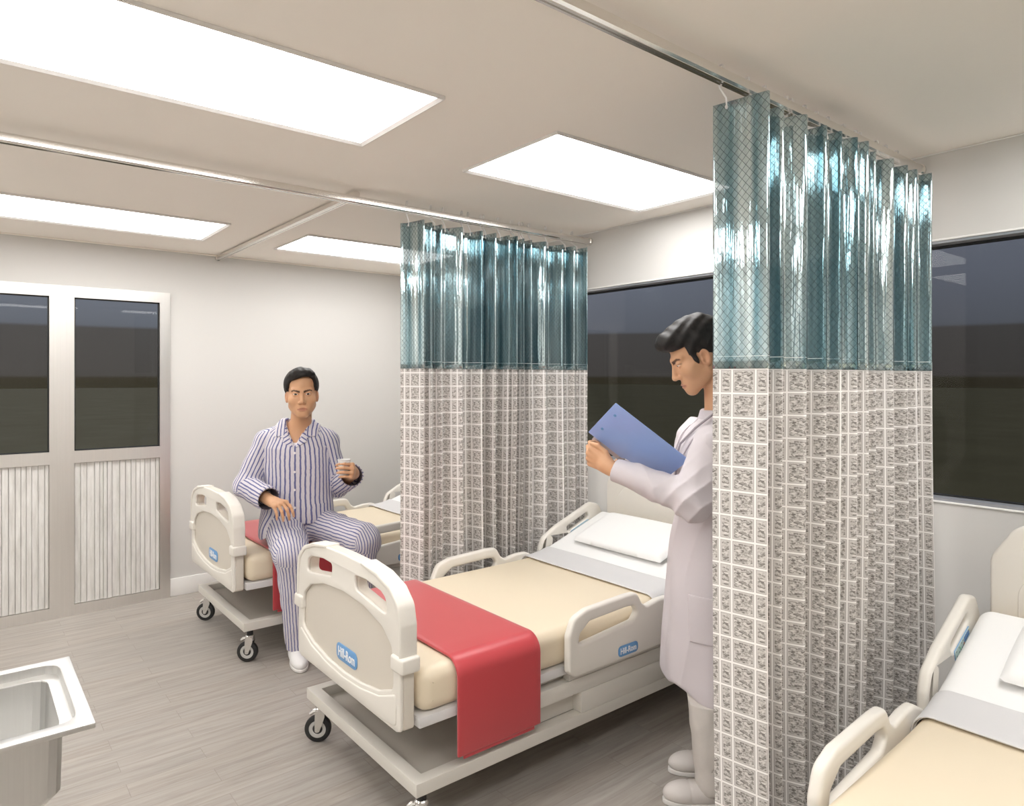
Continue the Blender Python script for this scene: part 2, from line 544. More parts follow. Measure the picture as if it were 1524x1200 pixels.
# metal double door in the back wall: brushed frame, glass above, grooved board below
d = empty('door_1', (0, YB, 0)); tag(d, 'brushed metal double door with dark glass over grooved white boards', kind='structure')
FY0, FY1 = -.022, .05
leaves = [(-.056, .447), (.582, 1.085)]
cols = [(DX0, -.056), (.447, .582), (1.085, DX1)]
bm = bmesh.new()
for a, b in cols: box(bm, a, b, FY0, FY1, .0005, DZ)
for a, b in leaves:
    box(bm, a, b, FY0, FY1, .0005, .068); box(bm, a, b, FY0, FY1, .985, 1.064); box(bm, a, b, FY0, FY1, 2.06, DZ)
bmesh.ops.remove_doubles(bm, verts=bm.verts, dist=1e-5)
link_bm('door_frame', bm, M['brushed'], d, sharp=None)
for a, b in leaves:
    bm = bmesh.new()
    box(bm, a, b, .012, .019, 1.064, 2.06)
    link_bm('glass_pane', bm, M['glass'], d)
    bm = bmesh.new()
    g = .008
    for x0, x1, z0, z1 in ((a, a + g, 1.064, 2.06), (b - g, b, 1.064, 2.06), (a, b, 2.06 - g, 2.06), (a, b, 1.064, 1.064 + g)):
        box(bm, x0, x1, -.006, .011, z0, z1)
    link_bm('glazing_gasket', bm, M['gasket'], d)
    bm = bmesh.new()
    random.seed(3); x = a + .002
    ws = []
    while x < b - .012:
        wd = random.choice((.022, .034, .045, .028))
        wd = min(wd, b - .002 - x)
        ws.append((x, wd)); x += wd
    for i, (x, wd) in enumerate(ws):
        dy = random.choice((0, .004, .007))
        box(bm, x + .0012, x + wd - .0012, -.012 + dy, .03, .070, .983, bev=.0015, seg=1)
    box(bm, a, b, .004, .032, .068, .985)
    link_bm('grooved_panel', bm, M['groove'], d)

# ground outside
g = struct('ground', [(-150, 150, -150, 150, -.6, -.45)], M['ground']); tag(g, 'dark olive ground outside')

# ------------------------------------------------------------------ ceiling lights
def ceiling_light(x0, x1, y0, y1, label):
    cx, cy = (x0 + x1) / 2, (y0 + y1) / 2
    r = empty('ceiling_light', (cx, cy, ZC)); tag(r, label, 'light', 'flat ceiling light panels')
    hx, hy = (x1 - x0) / 2, (y1 - y0) / 2
    f = .019
    def rect(d, z): return [bm.verts.new((sx * (hx - d), sy * (hy - d), z)) for sx, sy in ((-1, -1), (1, -1), (1, 1), (-1, 1))]
    bm = bmesh.new()
    R = [rect(0, -.0006), rect(0, -.0115), rect(.004, -.0125), rect(f, -.0042), rect(f, -.0006)]     # outer wall, foot, inward-sloping lip
    for a, b in zip(R, R[1:] + R[:1]):
        for k in range(4): bm.faces.new((a[k], a[(k + 1) % 4], b[(k + 1) % 4], b[k]))
    link_bm('light_frame', bm, M['frame'], r, sharp=None)
    bm = bmesh.new(); box(bm, -hx + f - .001, hx - f + .001, -hy + f - .001, hy - f + .001, -.0046, -.001)
    link_bm('diffuser', bm, M['diffuser'], r, sharp=None)
    return r
ceiling_light(.056, 1.202, 1.823, 2.397, 'large glowing ceiling panel overhead, nearest of the four panels in view')
ceiling_light(1.684, 2.83, 1.822, 2.42, 'glowing ceiling panel above the bed between the two curtains')
ceiling_light(.082, 1.228, 4.105, 4.702, 'glowing ceiling panel in front of the metal door')
ceiling_light(1.69, 2.836, 4.108, 4.704, 'glowing ceiling panel partly behind the farther curtain')
ceiling_light(.056, 1.202, -.10, .49, 'unseen ceiling panel added in the nearest row, door side')  # unseen row, assumed from the grid and shifted to brighten the window wall
ceiling_light(1.684, 2.83, -.10, .49, 'unseen ceiling panel added above the nearest bed')

ceiling_light(-1.57, -.424, 1.823, 2.397, 'unseen ceiling panel added in an outer column, level with the empty bed')  # unseen outer column, added so more bounced light reaches the ceiling
ceiling_light(-1.57, -.424, 4.105, 4.702, 'unseen ceiling panel added in an outer column, nearest the metal door wall')
ceiling_light(-1.57, -.424, -.10, .49, 'unseen ceiling panel added in an outer column, level with the nearest bed')

# ------------------------------------------------------------------ curtain rails
RZ = 2.377
def rail(name, p0, p1, r, label, cap=True):
    r0 = empty(name, p0); tag(r0, label, 'curtain rail', 'ceiling curtain rails')
    v = Vector(p1) - Vector(p0); n = v.normalized(); side = Vector((-n.y, n.x, 0))
    # extruded section: domed top, flat flanks that lean in a little, slotted foot
    k = r / .0185
    S = [(.0192, .009), (.0170, .0135), (.0115, .0168), (.004, .0185)]
    S = S + [(-a, b) for a, b in S[::-1]] + [(-.0192, .0075), (-.0174, -.0115), (-.0105, -.0165), (-.0105, -.0185), (-.003, -.0185), (-.003, -.014)]
    S = S + [(.003, -.014), (.003, -.0185), (.0105, -.0185), (.0105, -.0165), (.0174, -.0115), (.0192, .0075)]
    bm = bmesh.new()
    A = [[bm.verts.new(o + side * a * k + Vector((0, 0, b * k))) for a, b in S] for o in (Vector((0, 0, 0)), v)]
    for q in range(len(S)):
        bm.faces.new((A[0][q], A[0][(q + 1) % len(S)], A[1][(q + 1) % len(S)], A[1][q]))
    bm.faces.new(A[0]); bm.faces.new(A[1][::-1])
    link_bm('rail_track', bm, M['rail'], r0, 24)
    bm = bmesh.new(); lathe(bm, [(0, 0), (r * 1.3, 0), (r * 1.3, .012), (r * 1.1, .0185), (0, .0185)], v - n * .0190, n, 24)
    link_bm('end_cap', bm, M['rail'], r0)
    return r0
NY, FY = 1.112, 2.972
rail('curtain_rail', (X0 + .001, NY, RZ), (XW - .0012, NY, RZ), .0185, 'silver tube rail carrying the nearer curtain')
rail('curtain_rail', (X0 + .001, FY, RZ), (XW - .0012, FY, RZ), .0185, 'silver tube rail carrying the farther curtain')
rail('curtain_rail', (1.475, FY + .03, ZC - .021), (1.475, YB - .0012, ZC - .021), .017, 'silver rail running from the farther curtain rail to the back wall')

# ------------------------------------------------------------------ curtains
near_plan = [(1.667, 1.152), (1.69, 0.988), (1.81, 1.085), (1.818, 1.02), (1.901, 1.083), (1.929, 1.010), (2.052, 1.087), (2.058, 1.016), (2.14, 1.063), (2.144, 1.010),
             (2.22, 1.056), (2.239, 1.004), (2.296, 1.040), (2.301, 0.998), (2.424, 1.060), (2.427, 1.030), (2.532, 1.085), (2.552, 1.022), (2.669, 1.080), (2.672, 1.022),
             (2.748, 1.063), (2.755, 1.022), (2.845, 1.062), (2.850, 1.008)]
far_plan = [(1.686, 2.956), (1.706, 2.931), (1.731, 2.805), (1.776, 2.885), (1.791, 2.833), (1.847, 2.905), (1.855, 2.842), (1.915, 2.925), (1.968, 2.826), (2.048, 2.937),
            (2.072, 2.932), (2.097, 2.831), (2.175, 2.939), (2.181, 2.826), (2.272, 2.943), (2.276, 2.83), (2.312, 2.895), (2.318, 2.814), (2.385, 2.936), (2.391, 2.845),
            (2.440, 2.953), (2.448, 2.849), (2.493, 2.922), (2.538, 2.835), (2.638, 2.936), (2.650, 2.92), (2.675, 2.841), (2.744, 2.907), (2.755, 2.829), (2.835, 2.899), (2.841, 2.816)]

far_plan = [(x * (2.860 + (y - 2.805)) / y, 2.860 + (y - 2.805)) for x, y in far_plan]

def plan_curve(plan, step=.006):
    """Resample a folded plan with softly rounded folds; returns points and arc length."""
    P = round_poly_open(plan, .016)
    out = [P[0]]; s = [0.0]
    for a, b in zip(P, P[1:]):
        L = math.hypot(b[0] - a[0], b[1] - a[1])
        n = max(1, int(L / step))
        for k in range(1, n + 1):
            q = (a[0] + (b[0] - a[0]) * k / n, a[1] + (b[1] - a[1]) * k / n)
            s.append(s[-1] + math.hypot(q[0] - out[-1][0], q[1] - out[-1][1])); out.append(q)
    return out, s

def round_poly_open(pts, r, n=4):
    out = [pts[0]]
    for a, p, b in zip(pts, pts[1:], pts[2:]):
        p_ = Vector(p); u = Vector(a) - p_; v = Vector(b) - p_
        lu, lv = u.length, v.length; u /= lu; v /= lv
        t = min(r, lu * .4, lv * .4)
        p0, p1 = p_ + u * t, p_ + v * t
        for j in range(n + 1):
            k = j / n
            q = p0 * (1 - k) ** 2 + p_ * 2 * k * (1 - k) + p1 * k ** 2
            out.append((q.x, q.y))
    out.append(pts[-1])
    return out

def curtain(plan, origin, label, seed, vz0, vz1, zb):
    root = empty('privacy_curtain', origin)
    tag(root, label, 'curtain', 'pleated privacy curtains with teal film tops')
    pts, s = plan_curve(plan)
    ox, oy, oz = origin
    rnd = random.Random(seed)
    ph = [rnd.uniform(0, 6.28) for _ in range(6)]
    def sway(i, z):
        k = max(0.0, (1.7 - z) / 1.7)
        return (.010 * k * math.sin(s[i] * 5 + ph[0] + z * 1.1), .014 * k * math.sin(s[i] * 3.1 + ph[1] + z * 1.6))
    def sheet(name, z1, z0, m, dn, nz, vo):
        bm = bmesh.new(); uvl = bm.loops.layers.uv.new('UVMap')
        grid = []
        for j in range(nz + 1):
            z = z1 + (z0 - z1) * j / nz
            row = []
            for i, (x, y) in enumerate(pts):
                a = pts[max(0, i - 1)]; b = pts[min(len(pts) - 1, i + 1)]
                tx, ty = b[0] - a[0], b[1] - a[1]; L = math.hypot(tx, ty) or 1
                sx, sy = sway(i, z)
                row.append(bm.verts.new((x - ty / L * dn + sx - ox, y + tx / L * dn + sy - oy, z - oz)))
            grid.append(row)
        for j in range(nz):
            for i in range(len(pts) - 1):
                f = bm.faces.new((grid[j][i], grid[j + 1][i], grid[j + 1][i + 1], grid[j][i + 1]))
                for lp, (ii, jj) in zip(f.loops, ((i, j), (i, j + 1), (i + 1, j + 1), (i + 1, j))):
                    lp[uvl].uv = (s[ii] + vo, z1 + (z0 - z1) * jj / nz)
        o = link_bm(name, bm, m, root, sharp=180, recalc=False)
        md = o.modifiers.new('thick', 'SOLIDIFY'); md.thickness = .0011; md.offset = 0
        return o
    sheet('film_panel', vz1, vz0, M['vinyl'], .0, 24, 0)
    sheet('printed_cloth', vz0 + .034, zb, M['check'], .0022, 44, .046)
    bm = bmesh.new()     # stitched hem line where film and cloth meet
    tube(bm, [(x - ox, y - oy, vz0 + .034 - oz) for x, y in pts[::2]], .0009, 5)
    link_bm('hem_band', bm, M['trim'], root)
    return root, pts, s

def hooks(root, pts, s, ry, n, origin, seed, ztop):
    rnd = random.Random(seed); used_x = -9
    for k in range(n):
        t = (k + .35 + rnd.uniform(-.22, .22)) / n * s[-1]
        near_ = [q for q in range(len(s)) if abs(s[q] - t) < s[-1] / n * .8]
        i = min(near_, key=lambda q: abs(pts[q][1] - ry) + .1 * abs(s[q] - t))
        x, y = pts[i]
        if x - used_x < .016: continue
        used_x = x
        bm = bmesh.new()
        yb = ry + .0225; r = .0058
        P = [(x, yb - 2 * r, RZ + .026), (x, yb - 2 * r, RZ + .034)]
        P += [(x, yb - r - r * math.cos(a), RZ + .040 + r * math.sin(a)) for a in [PI * j / 6 for j in range(7)]]
        P += [(x, yb, RZ + .02), (x, yb, RZ - .014), (x, yb - .003, RZ - .022), (x, y - .002, ztop + .012), (x, y - .004, ztop - .012)]
        tube(bm, [(p[0] - origin[0], p[1] - origin[1], p[2] - origin[2]) for p in P], .0028, 6)
        lathe(bm, [(0, -.004), (.006, -.002), (.006, .002), (0, .004)], (x - origin[0], y - .004 - origin[1], ztop - .014 - origin[2]), (0, 1, 0), 12)
        link_bm('hook', bm, M['hook'], root)

CT = 2.312
o1 = (2.25, NY, 0)
c1, p1, s1 = curtain(near_plan, o1, 'nearer curtain, teal film over block print, between the clinician and the nearest bed', 5, 1.565, CT, .10)
hooks(c1, p1, s1, NY, 20, o1, 11, CT)
o2 = (2.25, FY, 0)
c2, p2, s2 = curtain(far_plan, o2, 'farther curtain, teal film over block print, hung between the seated man and the white-pillowed bed', 9, 1.585, CT, .10)
hooks(c2, p2, s2, FY, 22, o2, 17, CT)

# ------------------------------------------------------------------ sink
sk = empty('sink', (0, 1.82, 0)); tag(sk, 'stainless steel sink basin with flat rim', 'sink')
ZS = .832
sx0, sx1, sy0, sy1 = -.40, .219, 1.63 - 1.82, 2.06 - 1.82
def rr(x0, x1, y0, y1, r, n=4):
    return round_poly([(x0, y0), (x1, y0), (x1, y1), (x0, y1)], r, n)
L0 = rr(sx0, sx1, sy0, sy1, .004, 2)
plate('rim', [L0, rr(sx0 + .03, sx1 - .028, sy0 + .035, sy1 - .028, .045)], ZS - .012, ZS, 'z', M['sink'], sk, .002)
bm = bmesh.new()
def ring(x0, x1, y0, y1, r, z): return [bm.verts.new((p[0], p[1], z)) for p in rr(x0, x1, y0, y1, r)]
def skin_rings(R):
    for a, b in zip(R, R[1:]):
        for k in range(len(a)):
            bm.faces.new((a[k], a[(k + 1) % len(a)], b[(k + 1) % len(b)], b[k]))
i0 = (sx0 + .031, sx1 - .029, sy0 + .036, sy1 - .029)
def inset(q, d): return (q[0] + d, q[1] - d, q[2] + d, q[3] - d)
R = [ring(*inset(i0, -.001), .046, ZS - .002), ring(*inset(i0, .0), .045, ZS - .022), ring(*inset(i0, .024), .045, ZS - .0225), ring(*inset(i0, .025), .045, ZS - .025),
     ring(*inset(i0, .027), .05, ZS - .155), ring(*inset(i0, .040), .05, ZS - .172)]
skin_rings(R); bm.faces.new(R[-1])
O = [ring(*inset(i0, -.004), .05, ZS - .0125), ring(*inset(i0, -.003), .05, ZS - .026), ring(*inset(i0, .018), .05, ZS - .030), ring(*inset(i0, .021), .05, ZS - .158), ring(*inset(i0, .036), .05, ZS - .178)]
skin_rings(O); bm.faces.new(O[-1])
bmesh.ops.recalc_face_normals(bm, faces=bm.faces)
link_bm('bowl', bm, M['sink'], sk, 15, recalc=False)
bm = bmesh.new(); lathe(bm, [(0, -.001), (.028, -.001), (.034, .002), (.034, -.0), (0, -.002)], (-.1, .02, ZS - .170), n=24)
link_bm('drain', bm, M['chrome'], sk)
for lx in (sx0 + .14, sx1 - .16):
    for ly in (sy0 + .13, sy1 - .12):
        bm = bmesh.new(); tube(bm, [(lx, ly, 0.0005), (lx, ly, ZS - .178)], .014, 16)
        link_bm('leg', bm, M['chrome'], sk)
# ------------------------------------------------------------------ hospital bed (one built, two copied)
def badge(parent, w, h, M4):
    """Blue rounded badge with white lettering; M4 places its plane."""
    me = plate_mesh([round_poly([(-w / 2, -h / 2), (w / 2, -h / 2), (w / 2, h / 2), (-w / 2, h / 2)], h * .44, 8)], -.0005, .0025, 'z', .0008, 1)
    me.transform(M4)
    b = tag(link_mesh('logo_badge', me, M['badge'], parent, 40), 'blue rounded badge with white lettering')
    tx = text_mesh('Hill-Rom', h * .80, .0006)
    xs = [v.co.x for v in tx.vertices]; wid = max(xs) - min(xs)
    tx.transform(Matrix.Diagonal((w * .80 / wid, 1, 1, 1)))
    tx.transform(Matrix.Translation((0, -h * .02, .0028)))
    tx.transform(M4)
    link_mesh('lettering', tx, M['letter'], b, None)
    return b

def mtx(xa, ya, za, o):
    m = Matrix.Identity(4)
    for i, a in enumerate((xa, ya, za)):
        for j in range(3): m[j][i] = a[j]
    for j in range(3): m[j][3] = o[j]
    return m

def mirror_y(L): return [(-a, b) for a, b in L][::-1]

PROF = [(.06, .585), (1.12, .585), (1.20, .587), (1.27, .592), (1.33, .600), (1.40, .617), (1.48, .643), (1.85, .770)]   # top of the mattress, x -> z

def ztop(x):
    for (a, b), (c, d) in zip(PROF, PROF[1:]):
        if x <= c: return b + (d - b) * (x - a) / (c - a)
    return PROF[-1][1]

def drape(name, xs, cross, mat_, parent=None, thick=.008, lift=.0, loc=(0, 0, 0), rip=0.0):
    """Cloth laid along the bed: cross-section (y, drop below the top) swept over the mattress profile."""
    bm = bmesh.new(); rows = []
    for i, x in enumerate(xs):
        e = min(i, len(xs) - 1 - i)
        z0 = ztop(x) + lift
        rows.append([bm.verts.new((x, y, z0 + dz + rip * math.sin(x * 23 + y * 11))) for y, dz in cross])
    for a, b in zip(rows, rows[1:]):
        for k in range(len(cross) - 1):
            bm.faces.new((a[k], b[k], b[k + 1], a[k + 1]))
    bmesh.ops.recalc_face_normals(bm, faces=bm.faces)
    o = link_bm(name, bm, mat_, parent, 60, recalc=False)
    if sum(f.normal.z for f in o.data.polygons) < 0: o.data.flip_normals()
    md = o.modifiers.new('thick', 'SOLIDIFY'); md.thickness = thick; md.offset = 1.0
    b = o.modifiers.new('soft', 'BEVEL'); b.width = thick * .45; b.segments = 2; b.limit_method = 'ANGLE'; b.angle_limit = math.radians(50)
    o.location = loc
    return o

def cross_hang(hw, r, drop, drop2=None, n=8):
    """Flat top, rounded shoulders of radius r, sides hanging `drop` metres."""
    drop2 = drop if drop2 is None else drop2
    L = [(-hw, -drop)] if drop > r else []
    L += [(-hw + r - r * math.cos(a), -r + r * math.sin(a)) for a in [PI / 2 * k / n for k in range(n + 1)]]
    L += [((-hw + r) + (2 * hw - 2 * r) * k / 10, 0) for k in range(1, 10)]
    L += [(hw - r + r * math.sin(a), -r + r * math.cos(a)) for a in [PI / 2 * k / n for k in range(n + 1)]]
    if drop2 > r: L += [(hw, -drop2)]
    return L

def make_caster(parent, x, y):
    c = empty('caster', (x, y, 0)); c.parent = parent
    f = Vector((.62, .785, 0)); r = Vector((f.y, -f.x, 0))
    wc = -r * .012 + Vector((0, 0, .0565))
    bm = bmesh.new()
    lathe(bm, [(.036, -.0145), (.047, -.0145), (.0545, -.010), (.056, 0), (.0545, .010), (.047, .0145), (.036, .0145), (.036, -.0145)], wc, f, 40)
    link_bm('tyre', bm, M['rubber'], c)
    bm = bmesh.new(); lathe(bm, [(.020, -.010), (.024, -.013), (.0365, -.0125), (.0365, .0125), (.024, .013), (.020, .010)], wc, f, 40)
    link_bm('hub', bm, M['hub'], c)
    bm = bmesh.new(); lathe(bm, [(0, -.0135), (.016, -.0135), (.021, -.010), (.021, .010), (.016, .0135), (0, .0135)], wc, f, 32)
    link_bm('hub_core', bm, M['blackplastic'], c)
    bm = bmesh.new()
    for sgn in (-1, 1):
        # fork cheek: tapered plate from the swivel down to the axle
        o = f * sgn * .0185
        A = [(-.019, .135), (.019, .135), (.020, .110), (.012, .085), (-.002, .050), (-.008, .0465), (-.016, .0465), (-.021, .052), (-.0215, .085)]
        fr = [bm.verts.new(o + r * a + Vector((0, 0, b))) for a, b in A]
        bk = [bm.verts.new(o + f * sgn * .0035 + r * a + Vector((0, 0, b))) for a, b in A]
        bm.faces.new(fr); bm.faces.new(bk[::-1])
        for k in range(len(A)):
            bm.faces.new((fr[k], fr[(k + 1) % len(A)], bk[(k + 1) % len(A)], bk[k]))
    lathe(bm, [(0, .116), (.023, .116), (.023, .142), (.019, .146), (0, .146)], (0, 0, 0), n=24)
    lathe(bm, [(0, -.024), (.006, -.024), (.006, .024), (0, .024)], wc, f, 14)
    link_bm('fork', bm, M['chrome'], c)
    bm = bmesh.new()
    a0 = -r * .016 + Vector((0, 0, .130)); a1 = -r * .046 + Vector((0, 0, .116))
    tube(bm, [a0, (a0 + a1) / 2 + Vector((0, 0, .004)), a1], [.009, .010, .008], 8)
    link_bm('brake_lever', bm, M['chrome'], c)
    bm = bmesh.new(); lathe(bm, [(0, .146), (.0165, .146), (.0165, .1795), (0, .1795)], (0, 0, 0), n=20)
    link_bm('stem', bm, M['blackplastic'], c)
    return c

def make_bed():
    root = empty('hospital_bed', (0, 0, 0))
    I, ID = M['ivory'], M['ivory_dark']
    # rolling base
    plate('base_frame', [[(.04, -.447), (1.86, -.447), (1.86, .447), (.04, .447)], [(.086, -.400), (1.81, -.400), (1.81, .400), (.086, .400)]], .180, .225, 'z', M['steel_paint'], root, .002)
    box_obj('base_tray', (.0865, 1.8095, -.3995, .3995, .1815, .186), M['tray'], root)
    for s in (-1, 1):
        y0, y1 = sorted((s * .447, s * .385))
        box_obj('side_beam', (.785, 1.86, y0, y1, .2255, .309), M['steel_paint'], root, .003)
        y0, y1 = sorted((s * .447, s * .400))
        box_obj('support_beam', (.46, 1.86, y0, y1, .3095, .368), M['steel_paint'], root, .003)
        y0, y1 = sorted((s * .446, s * .41))
        box_obj('support_panel', (.72, 1.86, y0, y1, .3685, .3975), M['steel_paint'], root, .003)
        y0, y1 = sorted((s * .40, s * .36))
        box_obj('inner_panel', (.46, .80, y0, y1, .2255, .3975), M['steel_paint'], root, .002)
    box_obj('lift_column', (.80, 1.70, -.30, .30, .186, .3975), M['steel_paint'], root, .006)
    box_obj('deck', (.055, 1.855, -.442, .442, .398, .433), M['deck'], root, .003)
    for x in (.085, 1.80):
        for y in (-.405, .405): make_caster(root, x, y)
    # mattress: side profile pushed across, head end raised
    prof = [(.058, .4335), (1.20, .4335), (1.42, .462), (1.85, .612)]
    prof = round_poly(prof[:1] + prof[1:] + [(q[0], q[1] - .003) for q in PROF[::-1]], [.055, .3, .3, .055] + [.055] + [0] * (len(PROF) - 2) + [.055], 6)
    plate('mattress', [prof], -.445, .445, 'y', M['mattress'], root, .045, 5, 50)
    # footboard
    hw = .4235
    out = [(-hw, .40), (-hw, .735), (-.405, .802), (-.355, .845), (-.27, .872), (-.14, .8865), (0, .8895), (.14, .8865), (.27, .872), (.355, .845), (.405, .802), (hw, .735), (hw, .40), (.395, .389), (-.395, .389)]
    out = round_poly(out, [.012, .06, .03, .04, .05, .05, .0, .05, .05, .04, .03, .06, .012, .02, .02], 4)
    h1 = round_poly([(.092, .832), (.10, .783), (.30, .755), (.335, .756), (.325, .805), (.29, .822), (.18, .835)], [.018, .02, .015, .02, .03, .03, .0], 5)
    holes = [h1, mirror_y(h1)]
    fb = plate('footboard', [out] + holes, .006, .048, 'x', ID, root, .007, 3)
    arch = [(-.375, .520), (-.375, .61), (-.362, .660), (-.30, .705), (-.17, .738), (0, .750), (.17, .738), (.30, .705), (.362, .660), (.375, .61), (.375, .520),
            (.27, .482), (.14, .462), (0, .455), (-.14, .462), (-.27, .482)]
    arch = round_poly(arch, .03, 3)
    plate('border', [out, arch] + holes, -.006, .0075, 'x', I, fb, .0055, 3)
    low = [(-.395, .512), (-.28, .468), (-.14, .446), (0, .439), (.14, .446), (.28, .468), (.395, .512), (.402, .47), (.398, .408), (.33, .400), (-.33, .400), (-.398, .408), (-.402, .47)]
    plate('apron', [round_poly(low, [.01, .05, .05, .0, .05, .05, .01, .02, .02, .05, .05, .02, .02], 3)], -.010, .002, 'x', I, fb, .005, 3)
    for s in (-1, 1):     # raised hand grips either side of the top
        g = [(.150, .881), (.150, .893), (.275, .8795), (.363, .851), (.416, .805), (.432, .74), (.432, .625), (.420, .625), (.414, .735), (.396, .797), (.349, .837), (.266, .864)]
        g = round_poly(g, [.003, .006, .05, .05, .05, .05, .004, .004, .05, .05, .05, .05], 4)
        g = g if s > 0 else mirror_y(g)
        plate('hand_grip', [g], -.011, .053, 'x', I, fb, .005, 2)
        y0, y1 = sorted((s * .372, s * .449))
        box_obj('corner_clamp', (-.016, .056, y0, y1, .588, .640), I, fb, .009, 3)
    badge(fb, .170, .062, mtx((0, -1, 0), (0, 0, 1), (-1, 0, 0), (.0052, -.012, .514)))
    # headboard
    ho = round_poly([(-.43, .42), (-.43, .93), (-.36, 1.04), (-.2, 1.092), (0, 1.106), (.2, 1.092), (.36, 1.04), (.43, .93), (.43, .42)], [.01, .09, .08, .1, .0, .1, .08, .09, .01], 6)
    hh = round_poly([(.10, 1.035), (.11, 1.005), (.22, .99), (.31, .955), (.335, .965), (.30, 1.005), (.21, 1.03)], [.012, .012, .04, .012, .012, .04, .04], 4)
    hb = plate('headboard', [ho, hh, mirror_y(hh)], 1.862, 1.902, 'x', I, root, .010, 3)
    ha = round_poly([(-.35, .50), (-.35, .84), (-.29, .91), (0, .935), (.29, .91), (.35, .84), (.35, .50)], [.01, .08, .08, .2, .08, .08, .01], 5)
    plate('inset_panel', [ha], 1.857, 1.8635, 'x', I, hb, .003, 2)
    # foot-end and head-end side rails, both sides
    r1 = round_poly([(.712, .398), (.676, .425), (.676, .560), (.705, .625), (.775, .648), (1.0, .657), (1.066, .655), (1.096, .605), (1.125, .587), (1.20, .600), (1.27, .600), (1.35, .560), (1.385, .505), (1.378, .43), (1.35, .400)],
                    [.03, .02, .04, .05, .06, .1, .04, .03, .03, .06, .06, .04, .03, .03, .03], 5)
    h_1 = round_poly([(.732, .527), (.738, .560), (.790, .597), (1.0, .607), (1.045, .604), (1.068, .575), (1.040, .545), (.985, .540), (.745, .519)], [.008, .02, .03, .1, .02, .02, .02, .05, .008], 5)
    r2 = round_poly([(1.398, .470), (1.368, .520), (1.368, .600), (1.392, .656), (1.487, .708), (1.68, .781), (1.76, .812), (1.825, .797), (1.866, .735), (1.872, .655), (1.84, .612), (1.46, .475)],
                    [.03, .03, .04, .05, .05, .1, .05, .05, .05, .04, .03, .04], 5)
    def slot(ax, az, bx, bz, w):
        u = Vector((bx - ax, bz - az)).normalized(); v = Vector((-u.y, u.x)) * w / 2
        A, B = Vector((ax, az)), Vector((bx, bz)); u = u * w / 2
        return round_poly([tuple(A - u - v), tuple(B + u - v), tuple(B + u + v), tuple(A - u + v)], w * .49, 6)
    s1_ = slot(1.425, .565, 1.436, .640, .024)
    s2_ = slot(1.59, .685, 1.725, .738, .034)
    for s in (-1, 1):
        a, b = sorted((s * .458, s * .492))
        ra = plate('side_rail', [r1, h_1], a, b, 'y', I, root, .012, 4)
        rb = plate('head_rail', [r2, s1_, s2_], a, b, 'y', I, root, .012, 4)
        badge(ra, .118, .043, mtx((-s, 0, 0), (0, 0, 1), (0, s, 0), (1.006, s * .4922, .438)))
        # membrane key panel on the inner face of the head rail
        an = math.atan2(.142, .40)
        ux = Vector((math.cos(an), 0, math.sin(an))); uz = Vector((-math.sin(an), 0, math.cos(an)))
        yy = s * .4576
        c0 = Vector((1.675, yy, .668))
        nrm = Vector((0, -s, 0))
        xa = ux if s > 0 else -ux
        Mp = mtx(tuple(xa), tuple(uz), tuple(nrm), tuple(c0))
        w_, h_ = .150, .052
        me = plate_mesh([round_poly([(-w_ / 2, -h_ / 2), (w_ / 2, -h_ / 2), (w_ / 2, h_ / 2), (-w_ / 2, h_ / 2)], .006, 4)], -.0006, .0014, 'z', .0005, 1)
        me.transform(Mp); kp = tag(link_mesh('control_panel', me, M['panel_blue'], rb, 40), 'pale key panel with a blue edge')
        me = plate_mesh([round_poly([(-w_ / 2 + .002, -h_ / 2 + .002), (w_ / 2 - .002, -h_ / 2 + .002), (w_ / 2 - .002, h_ / 2 - .002), (-w_ / 2 + .002, h_ / 2 - .002)], .005, 4)], .0012, .0020, 'z', .0003, 1)
        me.transform(Mp); link_mesh('panel_face', me, M['panel_pale'], kp, 40)
        rnd = random.Random(4)
        def keys(mname, cells, rw, rh):
            bm = bmesh.new()
            for (cx_, cy_) in cells:
                q = [bm.verts.new(Mp @ Vector((cx_ + dx * rw, cy_ + dy * rh, .0024))) for dx, dy in ((-1, -1), (1, -1), (1, 1), (-1, 1))]
                q2 = [bm.verts.new(Mp @ Vector((cx_ + dx * rw, cy_ + dy * rh, .0018))) for dx, dy in ((-1, -1), (1, -1), (1, 1), (-1, 1))]
                bm.faces.new(q)
                for k in range(4): bm.faces.new((q2[k], q2[(k + 1) % 4], q[(k + 1) % 4], q[k]))
            link_bm('key', bm, M[mname], kp, sharp=None)
        sg = 1 if s > 0 else -1
        keys('key_blue', [(sg * x, y) for x in (.022, .035, .048, .061) for y in (-.016, .004, .014) if rnd.random() < .85], .005, .0042)
        keys('key_grey', [(sg * x, y) for x in (-.060, -.047, -.034, -.021, -.008, .006) for y in (-.017, -.002, .015) if rnd.random() < .8], .0036, .0022)
        keys('key_green', [(sg * -.054, -.008), (sg * -.040, -.008), (sg * -.026, .007)], .004, .0028)
        keys('key_orange', [(sg * .012, .000)], .0035, .0035)
        keys('key_yellow', [(sg * .068, .014)], .003, .003)
    return root

M['panel_blue'] = mat('panel_edge', (.16, .36, .62), .4)
M['panel_pale'] = mat('panel_pale', (.58, .70, .68), .4)
M['key_blue'] = mat('key_blue', (.06, .20, .50), .4)
M['key_grey'] = mat('key_grey', (.16, .20, .24), .4)
M['key_green'] = mat('key_green', (.12, .50, .16), .4)
M['key_orange'] = mat('key_orange', (.70, .20, .05), .4)
M['key_yellow'] = mat('key_yellow', (.75, .6, .1), .4)

